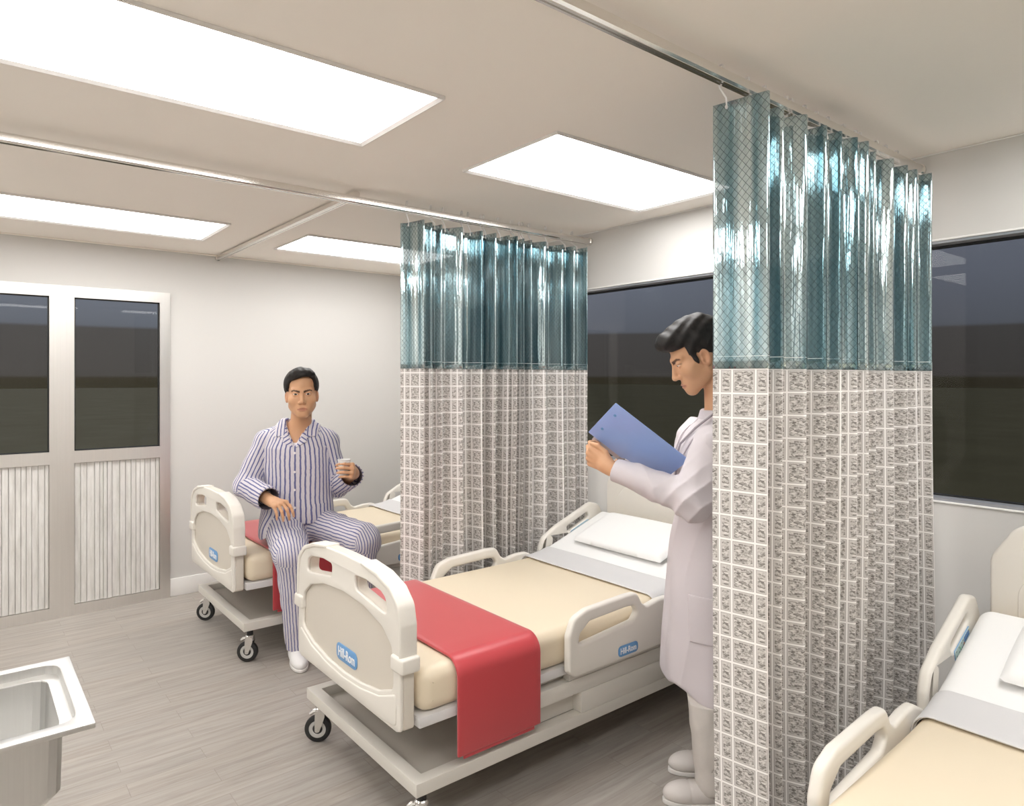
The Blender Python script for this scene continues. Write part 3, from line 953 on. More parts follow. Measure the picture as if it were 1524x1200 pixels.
BEDS = [(1.142, 4.182), (1.107, 2.355), (.881, .302)]
TURN = [0.0, 0.0, .03]          # the nearest bed stands a little askew
proto = make_bed()
beds = []
for i, (bx, by) in enumerate(BEDS):
    b = proto if i == 0 else copy_tree(proto)
    b.location = (bx, by, 0); b.rotation_euler = (0, 0, TURN[i])
    tag(b, ['ivory hospital bed the man in striped pyjamas sits on', 'ivory hospital bed with red foot blanket and no one on it', 'ivory hospital bed beside the nearer curtain, without a red blanket'][i], 'hospital bed', 'hospital beds along the window wall')
    beds.append(b)

names = ['bed behind the seated man', 'empty bed between the two curtains', 'nearest bed']
xs_sheet = [1.235 + .575 * k / 24 for k in range(25)]
for i, (bx, by) in enumerate(BEDS):
    # white sheet over the raised head end, with a grey turned-down cuff
    sh = drape('bed_sheet', xs_sheet, cross_hang(.4485, .048, .075), M['sheet'], thick=.002, lift=.002, loc=(bx, by, 0))
    sh.rotation_euler = (0, 0, TURN[i])
    tag(sh, 'white sheet with grey cuff on the ' + names[i], 'sheet', 'white bed sheets')
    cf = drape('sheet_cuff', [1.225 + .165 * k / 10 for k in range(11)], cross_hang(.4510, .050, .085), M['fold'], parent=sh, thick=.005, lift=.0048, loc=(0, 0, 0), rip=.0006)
    # pillow
    def pillow_mesh():
        bm = bmesh.new(); n, m_ = 28, 40; a, b, th = .165, .305, .030
        top, bot = [], []
        for sgn, store in ((1, top), (-1, bot)):
            for p in range(n + 1):
                row = []
                for q in range(m_ + 1):
                    u = -1 + 2 * p / n; v = -1 + 2 * q / m_
                    e = (1 - abs(u) ** 10) * (1 - abs(v) ** 16)
                    k = 1 - .03 * (abs(u) ** 2 * abs(v) ** 2)
                    x = u * a * (1 - .015 * (1 - abs(v) ** 2) * abs(u) ** 3) * k; y = v * b * (1 - .02 * (1 - abs(u) ** 2)) * k
                    h = th * (max(0, e) ** .5) * (.72 + .28 * math.cos(u * 1.2) * math.cos(v * 1.1)) * sgn * (1 if sgn > 0 else .55)
                    row.append(bm.verts.new((x, y, h)))
                store.append(row)
        for store in (top, bot):
            for p in range(n):
                for q in range(m_):
                    bm.faces.new((store[p][q], store[p + 1][q], store[p + 1][q + 1], store[p][q + 1]))
        bmesh.ops.remove_doubles(bm, verts=bm.verts, dist=1e-4)
        return bm
    if i == 0: continue
    ang = -math.atan2(.343, 1)
    pl = link_bm('pillow', pillow_mesh(), M['pillow'], None, 80)
    nx, nz = -math.sin(-ang), math.cos(ang)
    cxp = 1.625
    ct_, st_ = math.cos(TURN[i]), math.sin(TURN[i])
    lx = cxp + nx * .026
    pl.location = (bx + lx * ct_ - .010 * st_, by + lx * st_ + .010 * ct_, ztop(cxp) + nz * .026)
    pl.rotation_euler = (Matrix.Rotation(TURN[i], 3, 'Z') @ Matrix.Rotation(ang, 3, 'Y')).to_euler()
    tag(pl, 'flat white pillow at the head of the ' + names[i], 'pillow', 'white pillows')

xs_red = [.188 + .368 * k / 14 for k in range(15)]
for i in (0, 1):
    bx, by = BEDS[i]
    rb = drape('red_blanket', xs_red, cross_hang(.458, .055, .318), M['red'], thick=.012, lift=.001, loc=(bx, by, 0))
    tag(rb, ['red blanket under the seated man', 'red blanket folded across the foot of the empty bed'][i], 'blanket', 'red foot blankets')
    hem = drape('hem', xs_red[1:-1], [(-.4585, -.312), (-.4585, -.332)], M['red'], parent=rb, thick=.006, lift=.001)
    hem2 = drape('hem', xs_red[1:-1], [(.4585, -.332), (.4585, -.312)], M['red'], parent=rb, thick=.006, lift=.001)
# ------------------------------------------------------------------ organic modelling: signed distances + surface nets
F32 = np.float32
def V(*a): return np.array(a, dtype=F32)
def nrm(v):
    v = np.asarray(v, dtype=F32); return v / np.linalg.norm(v)
def smin(a, b, k):
    h = np.clip(.5 + .5 * (b - a) / k, 0, 1)
    return b + (a - b) * h - k * h * (1 - h)
def smax(a, b, k): return -smin(-a, -b, k)
def sph(P, c, r): return np.linalg.norm(P - c, axis=1) - r
def cap(P, a, b, ra, rb=None):
    rb = ra if rb is None else rb
    a = np.asarray(a, F32); b = np.asarray(b, F32); ab = b - a
    t = np.clip((P - a) @ ab / (ab @ ab), 0, 1)
    return np.linalg.norm(P - a - t[:, None] * ab, axis=1) - (ra + (rb - ra) * t)
def ell(P, c, r, B=None):
    Q = P - np.asarray(c, F32)
    if B is not None: Q = Q @ B
    r = np.asarray(r, F32)
    k0 = np.linalg.norm(Q / r, axis=1); k1 = np.linalg.norm(Q / (r * r), axis=1) + 1e-9
    return k0 * (k0 - 1) / k1
def rbox(P, c, h, r, B=None):
    Q = P - np.asarray(c, F32)
    if B is not None: Q = Q @ B
    q = np.abs(Q) - (np.asarray(h, F32) - r)
    return np.linalg.norm(np.maximum(q, 0), axis=1) + np.minimum(q.max(1), 0) - r
def loft(P, O, L, Fd, table):
    """Elliptical sections stacked in z: rows (z, half-width, half-depth, side shift, forward shift)."""
    T = np.array(table, F32)
    z = P[:, 2]
    zc = np.clip(z, T[0, 0], T[-1, 0])
    a, b, sx, sy = (np.interp(zc, T[:, 0], T[:, k]).astype(F32) for k in (1, 2, 3, 4))
    D = P - np.asarray(O, F32)
    x = D @ np.asarray(L, F32) - sx; y = D @ np.asarray(Fd, F32) - sy
    q = np.sqrt((x / a) ** 2 + (y / b) ** 2) + 1e-6
    d = (q - 1) * np.minimum(np.sqrt(x * x + y * y) / q, np.maximum(a, b))
    e = np.abs(z - zc)
    return np.where(e > 0, np.sqrt(np.maximum(d, 0) ** 2 + e ** 2) + np.minimum(d, 0) * 0, d), x, y
_rs = np.random.RandomState(5)
_K = [(_rs.randn(3).astype(F32), _rs.rand() * 6.28) for _ in range(40)]
def wob(P, wl, n=6, o=0, sq=(1, 1, 1)):
    """Smooth noise from a few warped waves of wavelength wl."""
    Q = P * (np.array(sq, F32) * (6.2832 / wl))
    w = np.stack([np.sin(Q @ nrm(_K[o + i][0]) * .6 + _K[o + i][1]) for i in range(3)], 1) * .9
    Q = Q + w
    s = 0
    for i in range(n):
        k, p = _K[(o + 3 + i) % 40]
        s = s + np.sin(Q @ nrm(k) * (.7 + .12 * i) + p)
    return (s / n).astype(F32)
def folds(P, wl, o=0, sq=(1, 1, 1)):
    """Sharper creases: ridges of the smooth noise."""
    return 1 - 2 * np.abs(wob(P, wl, 5, o, sq)) ** .7
def near(P, c, r, fn):
    """Evaluate fn only inside a ball; elsewhere a safe lower bound."""
    dd = np.linalg.norm(P - np.asarray(c, F32), axis=1)
    out = (dd - r + .05).astype(F32)
    m = dd < r
    if m.any(): out[m] = fn(P[m])
    return out

def surface(fn, lo, hi, h, B=8, slack=1.5):
    """Surface nets over the sparse blocks that the surface can cross."""
    lo = np.asarray(lo, np.float64); hi = np.asarray(hi, np.float64)
    nb = np.ceil((hi - lo) / (h * B)).astype(int)
    I = np.stack(np.meshgrid(*[np.arange(k) for k in nb], indexing='ij'), -1).reshape(-1, 3)
    cen = (lo + (I + .5) * h * B).astype(F32)
    d = np.concatenate([fn(c) for c in np.array_split(cen, max(1, len(cen) // 200000))])
    I = I[np.abs(d) < h * B * .87 * slack + .004]
    G = np.stack(np.meshgrid(*[np.arange(B + 1)] * 3, indexing='ij'), -1).reshape(-1, 3)
    N = nb * B + 2
    keys, verts, sgn = [], [], []
    cut = max(1, len(I) // 700 + 1)
    for Ib in np.array_split(I, cut):
        if not len(Ib): continue
        gi = (Ib[:, None, :] * B + G[None]).reshape(-1, 3)
        val = fn((lo + gi * h).astype(F32)).reshape(len(Ib), B + 1, B + 1, B + 1)
        c = np.stack([val[:, i:i + B, j:j + B, k:k + B] for i in (0, 1) for j in (0, 1) for k in (0, 1)], -1)
        act = (c.min(-1) < 0) & (c.max(-1) >= 0)
        bi, x, y, z = np.nonzero(act)
        if not len(bi): continue
        cv = c[bi, x, y, z]
        base = Ib[bi] * B + np.stack([x, y, z], 1)
        acc = np.zeros((len(bi), 3)); cnt = np.zeros(len(bi))
        off = np.array([(i, j, k) for i in (0, 1) for j in (0, 1) for k in (0, 1)], float)
        for p in range(8):
            for ax in (4, 2, 1):
                q = p | ax
                if q == p: continue
                a_, b_ = cv[:, p], cv[:, q]
                m = (a_ < 0) != (b_ < 0)
                t = np.where(m, a_ / np.where(m, a_ - b_, 1), 0)
                acc += np.where(m[:, None], off[p] + t[:, None] * (off[q] - off[p]), 0); cnt += m
        verts.append(lo + (base + acc / cnt[:, None]) * h)
        keys.append((base[:, 0] * N[1] + base[:, 1]) * N[2] + base[:, 2])
        sgn.append(cv)
    K = np.concatenate(keys); Vt = np.concatenate(verts); C = np.concatenate(sgn)
    o = np.argsort(K); K, Vt, C = K[o], Vt[o], C[o]
    st = (N[1] * N[2], N[2], 1)
    quads = []
    for ax, q in ((0, 4), (1, 2), (2, 1)):
        m = (C[:, 0] < 0) != (C[:, q] < 0)
        idx = np.nonzero(m)[0]
        u, w = [(1, 2), (2, 0), (0, 1)][ax]
        ks = [K[idx], K[idx] - st[u], K[idx] - st[u] - st[w], K[idx] - st[w]]
        ii = [np.clip(np.searchsorted(K, k), 0, len(K) - 1) for k in ks]
        ok = np.all([K[i] == k for i, k in zip(ii, ks)], 0)
        Q = np.stack(ii, 1)[ok]
        flip = C[idx, 0][ok] >= 0
        Q[flip] = Q[flip][:, ::-1]
        quads.append(Q)
    return Vt.astype(F32), np.concatenate(quads)

def sdf_mesh(name, fn, lo, hi, h, mat_, parent=None, attrs=None, relax=1, slack=1.5, origin=(0, 0, 0)):
    v, q = surface(fn, lo, hi, h, slack=slack)
    for _ in range(relax):       # light smoothing along edges
        s = np.zeros_like(v); n = np.zeros(len(v), F32)
        for k in range(4):
            a, b = q[:, k], q[:, (k + 1) % 4]
            np.add.at(s, a, v[b]); np.add.at(n, a, 1)
        v = v * .5 + .5 * s / np.maximum(n, 1)[:, None]
    me = bpy.data.meshes.new(name)
    me.vertices.add(len(v)); me.vertices.foreach_set('co', (v - np.asarray(origin, F32)).ravel())
    me.loops.add(len(q) * 4); me.loops.foreach_set('vertex_index', q.ravel().astype(np.int32))
    me.polygons.add(len(q)); me.polygons.foreach_set('loop_start', np.arange(0, len(q) * 4, 4, dtype=np.int32))
    me.polygons.foreach_set('loop_total', np.full(len(q), 4, np.int32))
    me.update(calc_edges=True)
    for nm, f in (attrs or {}).items():
        val = f(v)
        if val.ndim == 1:
            at = me.attributes.new(nm, 'FLOAT', 'POINT'); at.data.foreach_set('value', val.astype(F32))
        else:
            at = me.attributes.new(nm, 'FLOAT_COLOR', 'POINT'); at.data.foreach_set('color', np.concatenate([val, np.ones((len(v), 1))], 1).astype(F32).ravel())
    o = link_mesh(name, me, mat_, parent, 180)
    return o

# ------------------------------------------------------------------ head, hand
class Head:
    """Head in its own frame (x = person's left, y = face, z = up; origin between the eyes, inside)."""
    def __init__(s, O, fwd, left, sc):
        s.O = np.asarray(O, F32); s.sc = sc
        y = nrm(fwd); x = np.asarray(left, F32); x = nrm(x - y * (x @ y)); z = np.cross(y, x)
        s.B = np.stack([x, y, z], 1).astype(F32)
    def loc(s, P): return ((P - s.O) @ s.B) / s.sc
    def wld(s, p): return s.O + s.B @ (np.asarray(p, F32) * s.sc)
    def skin(s, P):
        p = s.loc(P)
        ax = np.abs(p[:, 0]); m = np.stack([ax, p[:, 1], p[:, 2]], 1).astype(F32)      # mirrored halves
        d = ell(m, (0, -.022, .044), (.0765, .098, .090))
        d = smin(d, ell(m, (0, .016, -.034), (.0685, .070, .080)), .03)
        d = smin(d, cap(m, (.050, -.006, -.066), (.016, .060, -.106), .018, .017), .03)          # jaw
        d = smin(d, ell(m, (0, .068, -.110), (.021, .018, .017)), .022)                           # chin
        d = smin(d, ell(m, (.042, .047, -.034), (.026, .025, .024)), .026)                        # cheek bone
        d = smin(d, ell(m, (0, .062, -.080), (.034, .025, .024)), .022)                           # muzzle
        d = smin(d, cap(m, (.010, .081, .018), (.047, .062, .021), .008, .008), .018)             # brow ridge
        d = smax(d, -ell(m, (.032, .098, -.001), (.020, .022, .0125)), .014)                      # eye socket
        # nose
        d = smin(d, cap(m, (0, .081, .008), (0, .1015, -.040), .0075, .0105), .012)
        d = smin(d, ell(m, (0, .101, -.043), (.0115, .0105, .0095)), .008)
        d = smin(d, ell(m, (.0125, .0895, -.047), (.0085, .0095, .0075)), .007)
        d = smax(d, -ell(m, (.0065, .094, -.0545), (.0040, .005, .0035)), .003)
        # lids: ball over the eye, cut by the opening
        d = smin(d, sph(m, V(.0315, .0705, -.001), .0148), .006)
        q = m - V(.0315, .085, -.0012); q = q.copy(); q[:, 2] -= (q[:, 0]) * .10
        d = smax(d, -ell(q, (0, 0, -s.lid[1]), (.0142, .022, s.lid[0])), .0025)
        # lips
        d = smin(d, ell(m, (.007, .0850, -.0768), (.0150, .0095, .0040)), .006)
        d = smin(d, ell(m, (0, .0845, -.0862), (.0170, .0095, .0048)), .006)
        d = smax(d, -ell(m, (0, .0955, -.0812), (.026, .0105, .0013)), .003)
        # ear
        er = m - V(.0785, -.012, -.016)
        ce, se = math.cos(.32), math.sin(.32)
        e = np.stack([er[:, 0] * ce - er[:, 1] * (-se), er[:, 0] * (-se) + er[:, 1] * ce, er[:, 2] + er[:, 1] * .18], 1).astype(F32)
        ear = ell(e, (0, 0, 0), (.0085, .0195, .0325))
        ear = smax(ear, -ell(e, (.0095, .001, .004), (.0105, .0125, .0215)), .003)
        ear = smin(ear, ell(e, (.002, .012, -.002), (.005, .005, .008)), .006)
        d = smin(d, ear, .006)
        return d * s.sc
    def tint(s, p, base):
        """Skin colours: lips, brows, a little warmth on ears and nose."""
        ax = np.abs(p[:, 0])
        c = np.tile(np.asarray(base, F32), (len(p), 1))
        def blend(w, col):
            nonlocal c
            w = np.clip(w, 0, 1)[:, None]; c = c * (1 - w) + np.asarray(col, F32) * w
        front = np.clip((p[:, 1] - .05) / .01, 0, 1)
        blend(np.clip(1.3 - np.sqrt((ax / .0225) ** 2 + ((p[:, 2] + .0815) / .0090) ** 2), 0, .33) * 2.0 * front, (.44, .185, .13))
        blend(np.clip(1 - np.abs(p[:, 2] + .0812) / .0016, 0, 1) * (ax < .025) * front * .7, (.20, .06, .05))
        t = np.clip((ax - .010) / .042, 0, 1)
        zc = .0105 + .0125 * t - .007 * np.clip((t - .72) / .28, 0, 1)
        th = .0066 * (1 - .45 * t)
        blend(np.clip((th - np.abs(p[:, 2] - zc)) / .0016 + .3, 0, 1) * (ax > .0095) * (ax < .053) * front * .92, (.035, .022, .018))
        blend(np.clip(1 - np.abs(np.sqrt((np.maximum(ax - .0315, -1) / .0150) ** 2 + ((p[:, 2] + .0012) / .0058) ** 2) - 1) / .16, 0, 1) * (p[:, 2] > -.002) * front * .75, (.06, .03, .025))
        blend(np.clip(1 - (np.abs(ax - .085) / .02), 0, 1) * (p[:, 1] < .02) * .25, (.55, .22, .15))
        return c
    def eyes(s, parent, origin):
        for sx in (-1, 1):
            bm = bmesh.new(); bmesh.ops.create_uvsphere(bm, u_segments=32, v_segments=24, radius=.0125)
            o = link_bm('eye', bm, M['eye'], parent, 180)
            Bm = s.B.copy(); Bm[:, 0] *= -1
            R = Matrix([list(map(float, r)) for r in Bm]).to_4x4()
            o.matrix_local = Matrix.Translation(Vector(list(map(float, s.wld((sx * .0315, .0705, -.001)) - np.asarray(origin, F32))))) @ R @ Matrix.Rotation(s.gaze[0], 4, 'Z') @ Matrix.Rotation(s.gaze[1], 4, 'X') @ Matrix.Diagonal((s.sc, s.sc, s.sc, 1))
    gaze = (0, 0)
    lid = (.0035, 0.0)

def hand_fn(W, X, Z, k, bends, thumb, sc=1.0, spread=(.10, .02, -.06, -.16)):
    """Hand frame: X wrist to knuckles, Z back of the hand, Y = thumb side. bends: (mcp, pip, dip) degrees per finger."""
    X = nrm(X); Z = np.asarray(Z, F32); Z = nrm(Z - X * (Z @ X)); Y = k * np.cross(Z, X)
    W = np.asarray(W, F32)
    def w(p): return W + (X * p[0] + Y * p[1] + Z * p[2]) * sc
    B = np.stack([X, Y, Z], 1).astype(F32)
    kn = [(.090, .031, 0), (.094, .0105, .003), (.089, -.0105, .001), (.080, -.0305, -.003)]
    ln = [(.043, .025, .021), (.047, .029, .022), (.043, .027, .022), (.034, .020, .019)]
    rd = [(.0092, .0082, .0074, .0062), (.0095, .0085, .0076, .0064), (.0090, .0080, .0072, .0060), (.0080, .0070, .0063, .0053)]
    segs = []
    for f in range(4):
        p = np.array(kn[f], float); a = 0.0
        for j in range(3):
            a += math.radians(bends[f][j])
            sp = spread[f]
            d = np.array([math.cos(a) * math.cos(sp), math.sin(sp) * max(.2, math.cos(a)), -math.sin(a)]); d /= np.linalg.norm(d)
            q = p + d * ln[f][j]
            segs.append((f, w(p), w(q), rd[f][j] * sc, rd[f][j + 1] * sc)); p = q
    tp = [np.array(t, float) for t in thumb]
    def fn(P):
        c = w((.05, 0, -.02))
        def g(P):
            d = cap(P, w((0, .012, 0)), w(kn[0]), .017 * sc, .0125 * sc)
            for f in range(1, 4):
                d = smin(d, cap(P, w((0, .012 - .008 * f, 0)), w(kn[f]), .016 * sc, .0120 * sc), .010)
            d = smin(d, cap(P, w((-.045, 0, 0)), w((.015, 0, 0)), .0265 * sc, .025 * sc), .020)
            d = smin(d, ell(P, w((.035, .018, -.010)), V(.030, .018, .014) * sc, B), .012)
            fd = None
            for f in range(4):
                e = None
                for (ff, a, b, ra, rb) in segs:
                    if ff == f:
                        x = cap(P, a, b, ra, rb); e = x if e is None else smin(e, x, .003)
                fd = e if fd is None else np.minimum(fd, e)
            d = smin(d, fd, .006)
            th = None
            rr = (.0145, .0105, .0090, .0072)
            for j in range(3):
                x = cap(P, w(tp[j]), w(tp[j + 1]), rr[j] * sc, rr[j + 1] * sc); th = x if th is None else smin(th, x, .005)
            return smin(d, th, .008)
        return near(P, c, .21 * sc, g)
    fn.segs = segs; fn.w = w
    return fn

def side_coord(P, a, b, ref, r):
    """Arc length round a limb axis, for stripes that run along it."""
    t = nrm(np.asarray(b, F32) - np.asarray(a, F32)); e1 = np.asarray(ref, F32); e1 = nrm(e1 - t * (e1 @ t)); e2 = np.cross(t, e1)
    D = P - np.asarray(a, F32)
    return np.arctan2(D @ e2, D @ e1) * r

def hinge_coord(P, a, b, hinge, r):
    """Stripe coordinate measured across a limb, along the axis its joint bends about (so stripes run on over the joint)."""
    t = nrm(np.asarray(b, F32) - np.asarray(a, F32)); h = np.asarray(hinge, F32); h = nrm(h - t * (h @ t)); g = np.cross(t, h)
    D = P - np.asarray(a, F32)
    x = D @ h; rho = np.maximum(np.sqrt(x * x + (D @ g) ** 2), r * .86)
    return r * np.arcsin(np.clip(x / rho, -1, 1))

UP = V(0, 0, 1)
SKIN = (.62, .355, .205)

# ------------------------------------------------------------------ the seated man in striped pyjamas
def seated_man():
    org = V(1.53, 3.86, 0)
    Ls = nrm((.835, -.551, 0)); Fs = nrm((-.551, -.835, 0))
    C = V(1.535, 3.872, 0)
    rsh, rel, rwr = V(1.376, 3.956, 1.168), V(1.262, 3.955, .930), V(1.312, 3.672, .872)
    lsh, lel, lwr = V(1.664, 3.767, 1.168), V(1.738, 3.775, .905), V(1.668, 3.505, .955)
    rhip, rkn, ran = V(1.455, 3.915, .688), V(1.368, 3.545, .612), V(1.428, 3.610, .100)
    lhip, lkn, lan = V(1.612, 3.842, .688), V(1.712, 3.410, .655), V(1.733, 3.545, .100)
    tors = [(.615, .165, .115, 0, -.01), (.70, .172, .118, 0, 0), (.87, .152, .105, 0, .005), (1.04, .165, .112, 0, .012), (1.14, .168, .112, 0, .018), (1.21, .130, .085, 0, .022), (1.25, .080, .062, 0, .028), (1.275, .058, .055, 0, .03)]
    H = Head((1.507, 3.752, 1.449), (-.373, -.928, .0), (.928, -.373, .03), 1.045)
    H.gaze = (.0, .0)
    neck0, neck1 = V(1.530, 3.835, 1.20), H.wld((0, -.022, -.060))
    cupc = V(1.604, 3.412, 1.054)
    cup_h, cup_r0, cup_r1 = .088, .0245, .0335
    def cup_sdf(P):
        D = P - cupc; z = np.clip(D[:, 2], -cup_h / 2, cup_h / 2); r = cup_r0 + (cup_r1 - cup_r0) * (z / cup_h + .5)
        return np.maximum(np.linalg.norm(D[:, :2], axis=1) - r, np.abs(D[:, 2]) - cup_h / 2)
    Rv, Fv = V(.7775, -.6289, 0), V(.6289, .7775, 0)
    # left hand round the cup: palm on its far-right side, fingers across the front
    kc = cupc + Rv * .0445 - Fv * .012 + V(0, 0, -.012)
    lX = nrm(-Fv * .95 + V(0, 0, .26) + Rv * .12)
    lW = kc - lX * .092
    lh = hand_fn(lW, lX, Rv, -1, [(58, 52, 28), (60, 52, 30), (62, 52, 30), (62, 48, 28)],
                 [(.012, .022, -.008), (.038, .038, -.026), (.040, .036, -.060), (.036, .034, -.086)], 1.04, (.05, .02, -.02, -.06))
    lwr[:] = lW - lX * .012
    rX = nrm((.10, -.95, -.02)); rW = rwr
    rh = hand_fn(rW, rX, V(-.15, -.35, .9), 1, [(38, 30, 18), (44, 34, 20), (50, 34, 20), (54, 34, 20)],
                 [(.015, .020, -.008), (.040, .046, -.020), (.066, .056, -.030), (.090, .054, -.042)], 1.04, (.12, .03, -.08, -.20))
    bx, by = BEDS[0]
    def seat(P):       # mattress and blanket: keep the figure just above them
        Q = P - V(bx + .6, by, 0)
        return rbox(P, (bx + .7, by, .30), (.9, .475, .300), .04)
    def torso(P): return loft(P, C, Ls, Fs, tors)[0]
    def trap(P, r):
        n = C + V(0, 0, 1.225) + Fs * .02
        a = cap(P, n + Ls * .03, lsh + V(0, 0, .004), r * 1.05, r); b = cap(P, n - Ls * .03, rsh + V(0, 0, .004), r * 1.05, r)
        return smin(a, b, .03)
    def arms(P, k=0):
        d = cap(P, rsh, rel, .052 + k, .043 + k); d = smin(d, cap(P, rel, rwr, .042 + k, .028 + k), .03)
        e = cap(P, lsh, lel, .052 + k, .043 + k); e = smin(e, cap(P, lel, lwr, .042 + k, .028 + k), .03)
        return d, e
    def legs(P, k=0):
        d = cap(P, rhip, rkn, .085 + k, .060 + k); d = smin(d, cap(P, rkn, ran, .055 + k, .040 + k), .03)
        e = cap(P, lhip, lkn, .085 + k, .060 + k); e = smin(e, cap(P, lkn, lan, .055 + k, .040 + k), .03)
        return d, e
    heel = lambda an, f: (an + V(0, 0, -.050) - f * .045, an + V(0, 0, -.066) + f * .12)
    rf, lf = nrm((-.25, -.95, 0)), nrm((-.15, -.97, 0))
    def body(P):
        d = torso(P)
        d = smin(d, trap(P, .050), .03)
        a, b = arms(P); d = smin(d, a, .03); d = smin(d, b, .03)
        a, b = legs(P); d = smin(d, a, .04); d = smin(d, b, .04)
        d = smin(d, cap(P, neck0, neck1, .060, .056), .035)
        for an, f in ((ran, rf), (lan, lf)):
            h0, h1 = heel(an, f); d = smin(d, cap(P, h0, h1, .030, .022), .03)
        hd = near(P, H.wld((0, 0, -.01)), .22, H.skin)
        d = smin(d, hd, .016)
        d = smin(d, np.maximum(near(P, lW, .30, lambda p: np.maximum(lh(p), -(cup_sdf(p) - .0008))), -10), .008)
        d = smin(d, rh(P), .008)
        d = np.maximum(d, -(cup_sdf(P) - .0016))
        return np.maximum(d, -(seat(P) - .012))
    def tint(v):
        c = H.tint(H.loc(v), SKIN)
        m = np.linalg.norm(v - H.O, axis=1) > .22
        c[m] = SKIN
        for hf in (lh, rh):     # nails
            for f, a, b, ra, rb in hf.segs[2::3]:
                t = nrm(b - a)
                tip = np.linalg.norm(v - (b - t * .002), axis=1)
                w = np.clip(1.2 - tip / .009, 0, .5)[:, None]; c = c * (1 - w) + np.asarray((.62, .38, .29), F32) * w
        return c
    root = sdf_mesh('person', body, (1.10, 3.30, .0), (1.98, 4.12, 1.70), .003, M['skin'], None, {'tint': tint}, relax=1, origin=org)
    root.location = org.tolist()
    tag(root, 'seated person in blue striped pyjamas on a bed edge holding a paper cup', 'person')
    H.eyes(root, org)
    # pyjama jacket
    big = [(.600, .214, .150, 0, -.005), (.72, .208, .150, 0, .004), (.87, .196, .142, 0, .012), (1.04, .196, .142, 0, .014), (1.14, .190, .136, 0, .018), (1.20, .155, .107, 0, .022), (1.25, .100, .082, 0, .026), (1.29, .078, .072, 0, .024)]
    cuffR, cuffL = rwr + nrm(rel - rwr) * .040, lwr + nrm(lel - lwr) * .045
    def sleeves(P):
        w = wob(P, .085, o=2) * .005 - folds(P, .15, o=14) * .0035
        d = cap(P, rsh, rel, .064, .066) + w; d = smin(d, cap(P, rel, cuffR, .066, .066) + w, .02)
        e = cap(P, lsh, lel, .064, .064) + w; e = smin(e, cap(P, lel, cuffL, .062, .066) + w, .02)
        for which, (c, el_, r) in enumerate(((cuffR, rel, .066), (cuffL, lel, .066))):
            ax = nrm(c - el_); s = (P - c) @ ax
            cut = s - .0
            inner = cap(P, c - ax * .09, c + ax * .06, r - .012, r - .006)
            if which == 0: d = np.maximum(np.maximum(d, cut), -inner)
            else: e = np.maximum(np.maximum(e, cut), -inner)
        return d, e
    def vneck(P):
        D = P - C; x = D @ Ls; y = D @ Fs; z = P[:, 2]
        # open V at the front and a round opening for the neck
        apex = 1.150
        hw = np.clip((z - apex) * .48, -1, .068)
        v = np.maximum(np.abs(x - .008) - hw, .02 - y)
        nk = cap(P, V(1.531, 3.840, 1.20), H.wld((0, -.02, -.10)), .062, .072)
        return np.minimum(v * .9, nk)
    def jacket_raw(P):
        t, x, y = loft(P, C, Ls, Fs, big)
        t = t + wob(P, .12, o=9, sq=(1, 1, .5)) * .007 - folds(P, .22, o=20, sq=(1, 1, .55)) * .0035
        t = smin(t, trap(P, .066), .035)
        a, b = sleeves(P)
        d = smin(t, a, .018); d = smin(d, b, .018)
        # tails spread over the lap
        d = smin(d, ell(P, C + Fs * .065 - Ls * .120 + V(0, 0, .66), (.085, .115, .11), np.stack([Ls, Fs, UP], 1)), .04)
        return d
    def jacket(P):
        d = jacket_raw(P)
        D = P - C; x = D @ Ls; y = D @ Fs
        hem = .640 + .075 * np.clip((y + .02) / .12, 0, 1) * np.clip((x + .17) / .12, 0, 1) + .020 * np.clip(x / .15, 0, 1) - .010 * np.abs(np.sin(x * 14))
        d = np.maximum(d, hem - P[:, 2])
        d = np.maximum(d, -vneck(P))
        d = np.maximum(d, -(seat(P) - .0145))
        return d
    def jack_s(v):
        a, b = sleeves(v); t = loft(v, C, Ls, Fs, big)
        x, y = t[1], t[2]
        st = np.arctan2(x / .19, (y + .02) / .14) * .165
        s = st.copy()
        for d, sh, el_, wr in ((a, rsh, rel, rwr), (b, lsh, lel, lwr)):
            m = d < t[0] - .004
            up = cap(v, sh, el_, .07) < cap(v, el_, wr, .058)
            hg = nrm(np.cross(el_ - sh, wr - el_))
            s = np.where(m & up, hinge_coord(v, sh, el_, hg, .067), s)
            s = np.where(m & ~up, hinge_coord(v, el_, wr, hg, .066), s)
        return s
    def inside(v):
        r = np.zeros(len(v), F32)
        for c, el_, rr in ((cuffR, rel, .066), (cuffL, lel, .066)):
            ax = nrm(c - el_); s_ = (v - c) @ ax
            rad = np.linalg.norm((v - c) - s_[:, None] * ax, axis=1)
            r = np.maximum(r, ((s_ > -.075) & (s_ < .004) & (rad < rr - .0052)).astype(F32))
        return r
    jk = sdf_mesh('pyjama_jacket', jacket, (1.10, 3.40, .60), (1.98, 4.12, 1.34), .0035, M['stripe'], root, {'s': jack_s, 'inside': inside}, relax=1, origin=org)
    # collar with lapels, placket pocket and buttons lie on the jacket
    def patch(name, inside2d, th, m, par, attrs=None, sq=None, h=.003, lo=(1.25, 3.55, .66), hi=(1.85, 4.02, 1.36), lift=0.0):
        def f(P):
            d = jacket_raw(P) - lift
            D = P - C; x = D @ Ls; y = D @ Fs; z = P[:, 2]
            return np.maximum(np.maximum(np.abs(d - (th - .007) * .5) - (th + .007) * .5, inside2d(x, y, z)), .0 - y)
        return sdf_mesh(name, f, lo, hi, h, m, par, attrs, relax=1, origin=org)
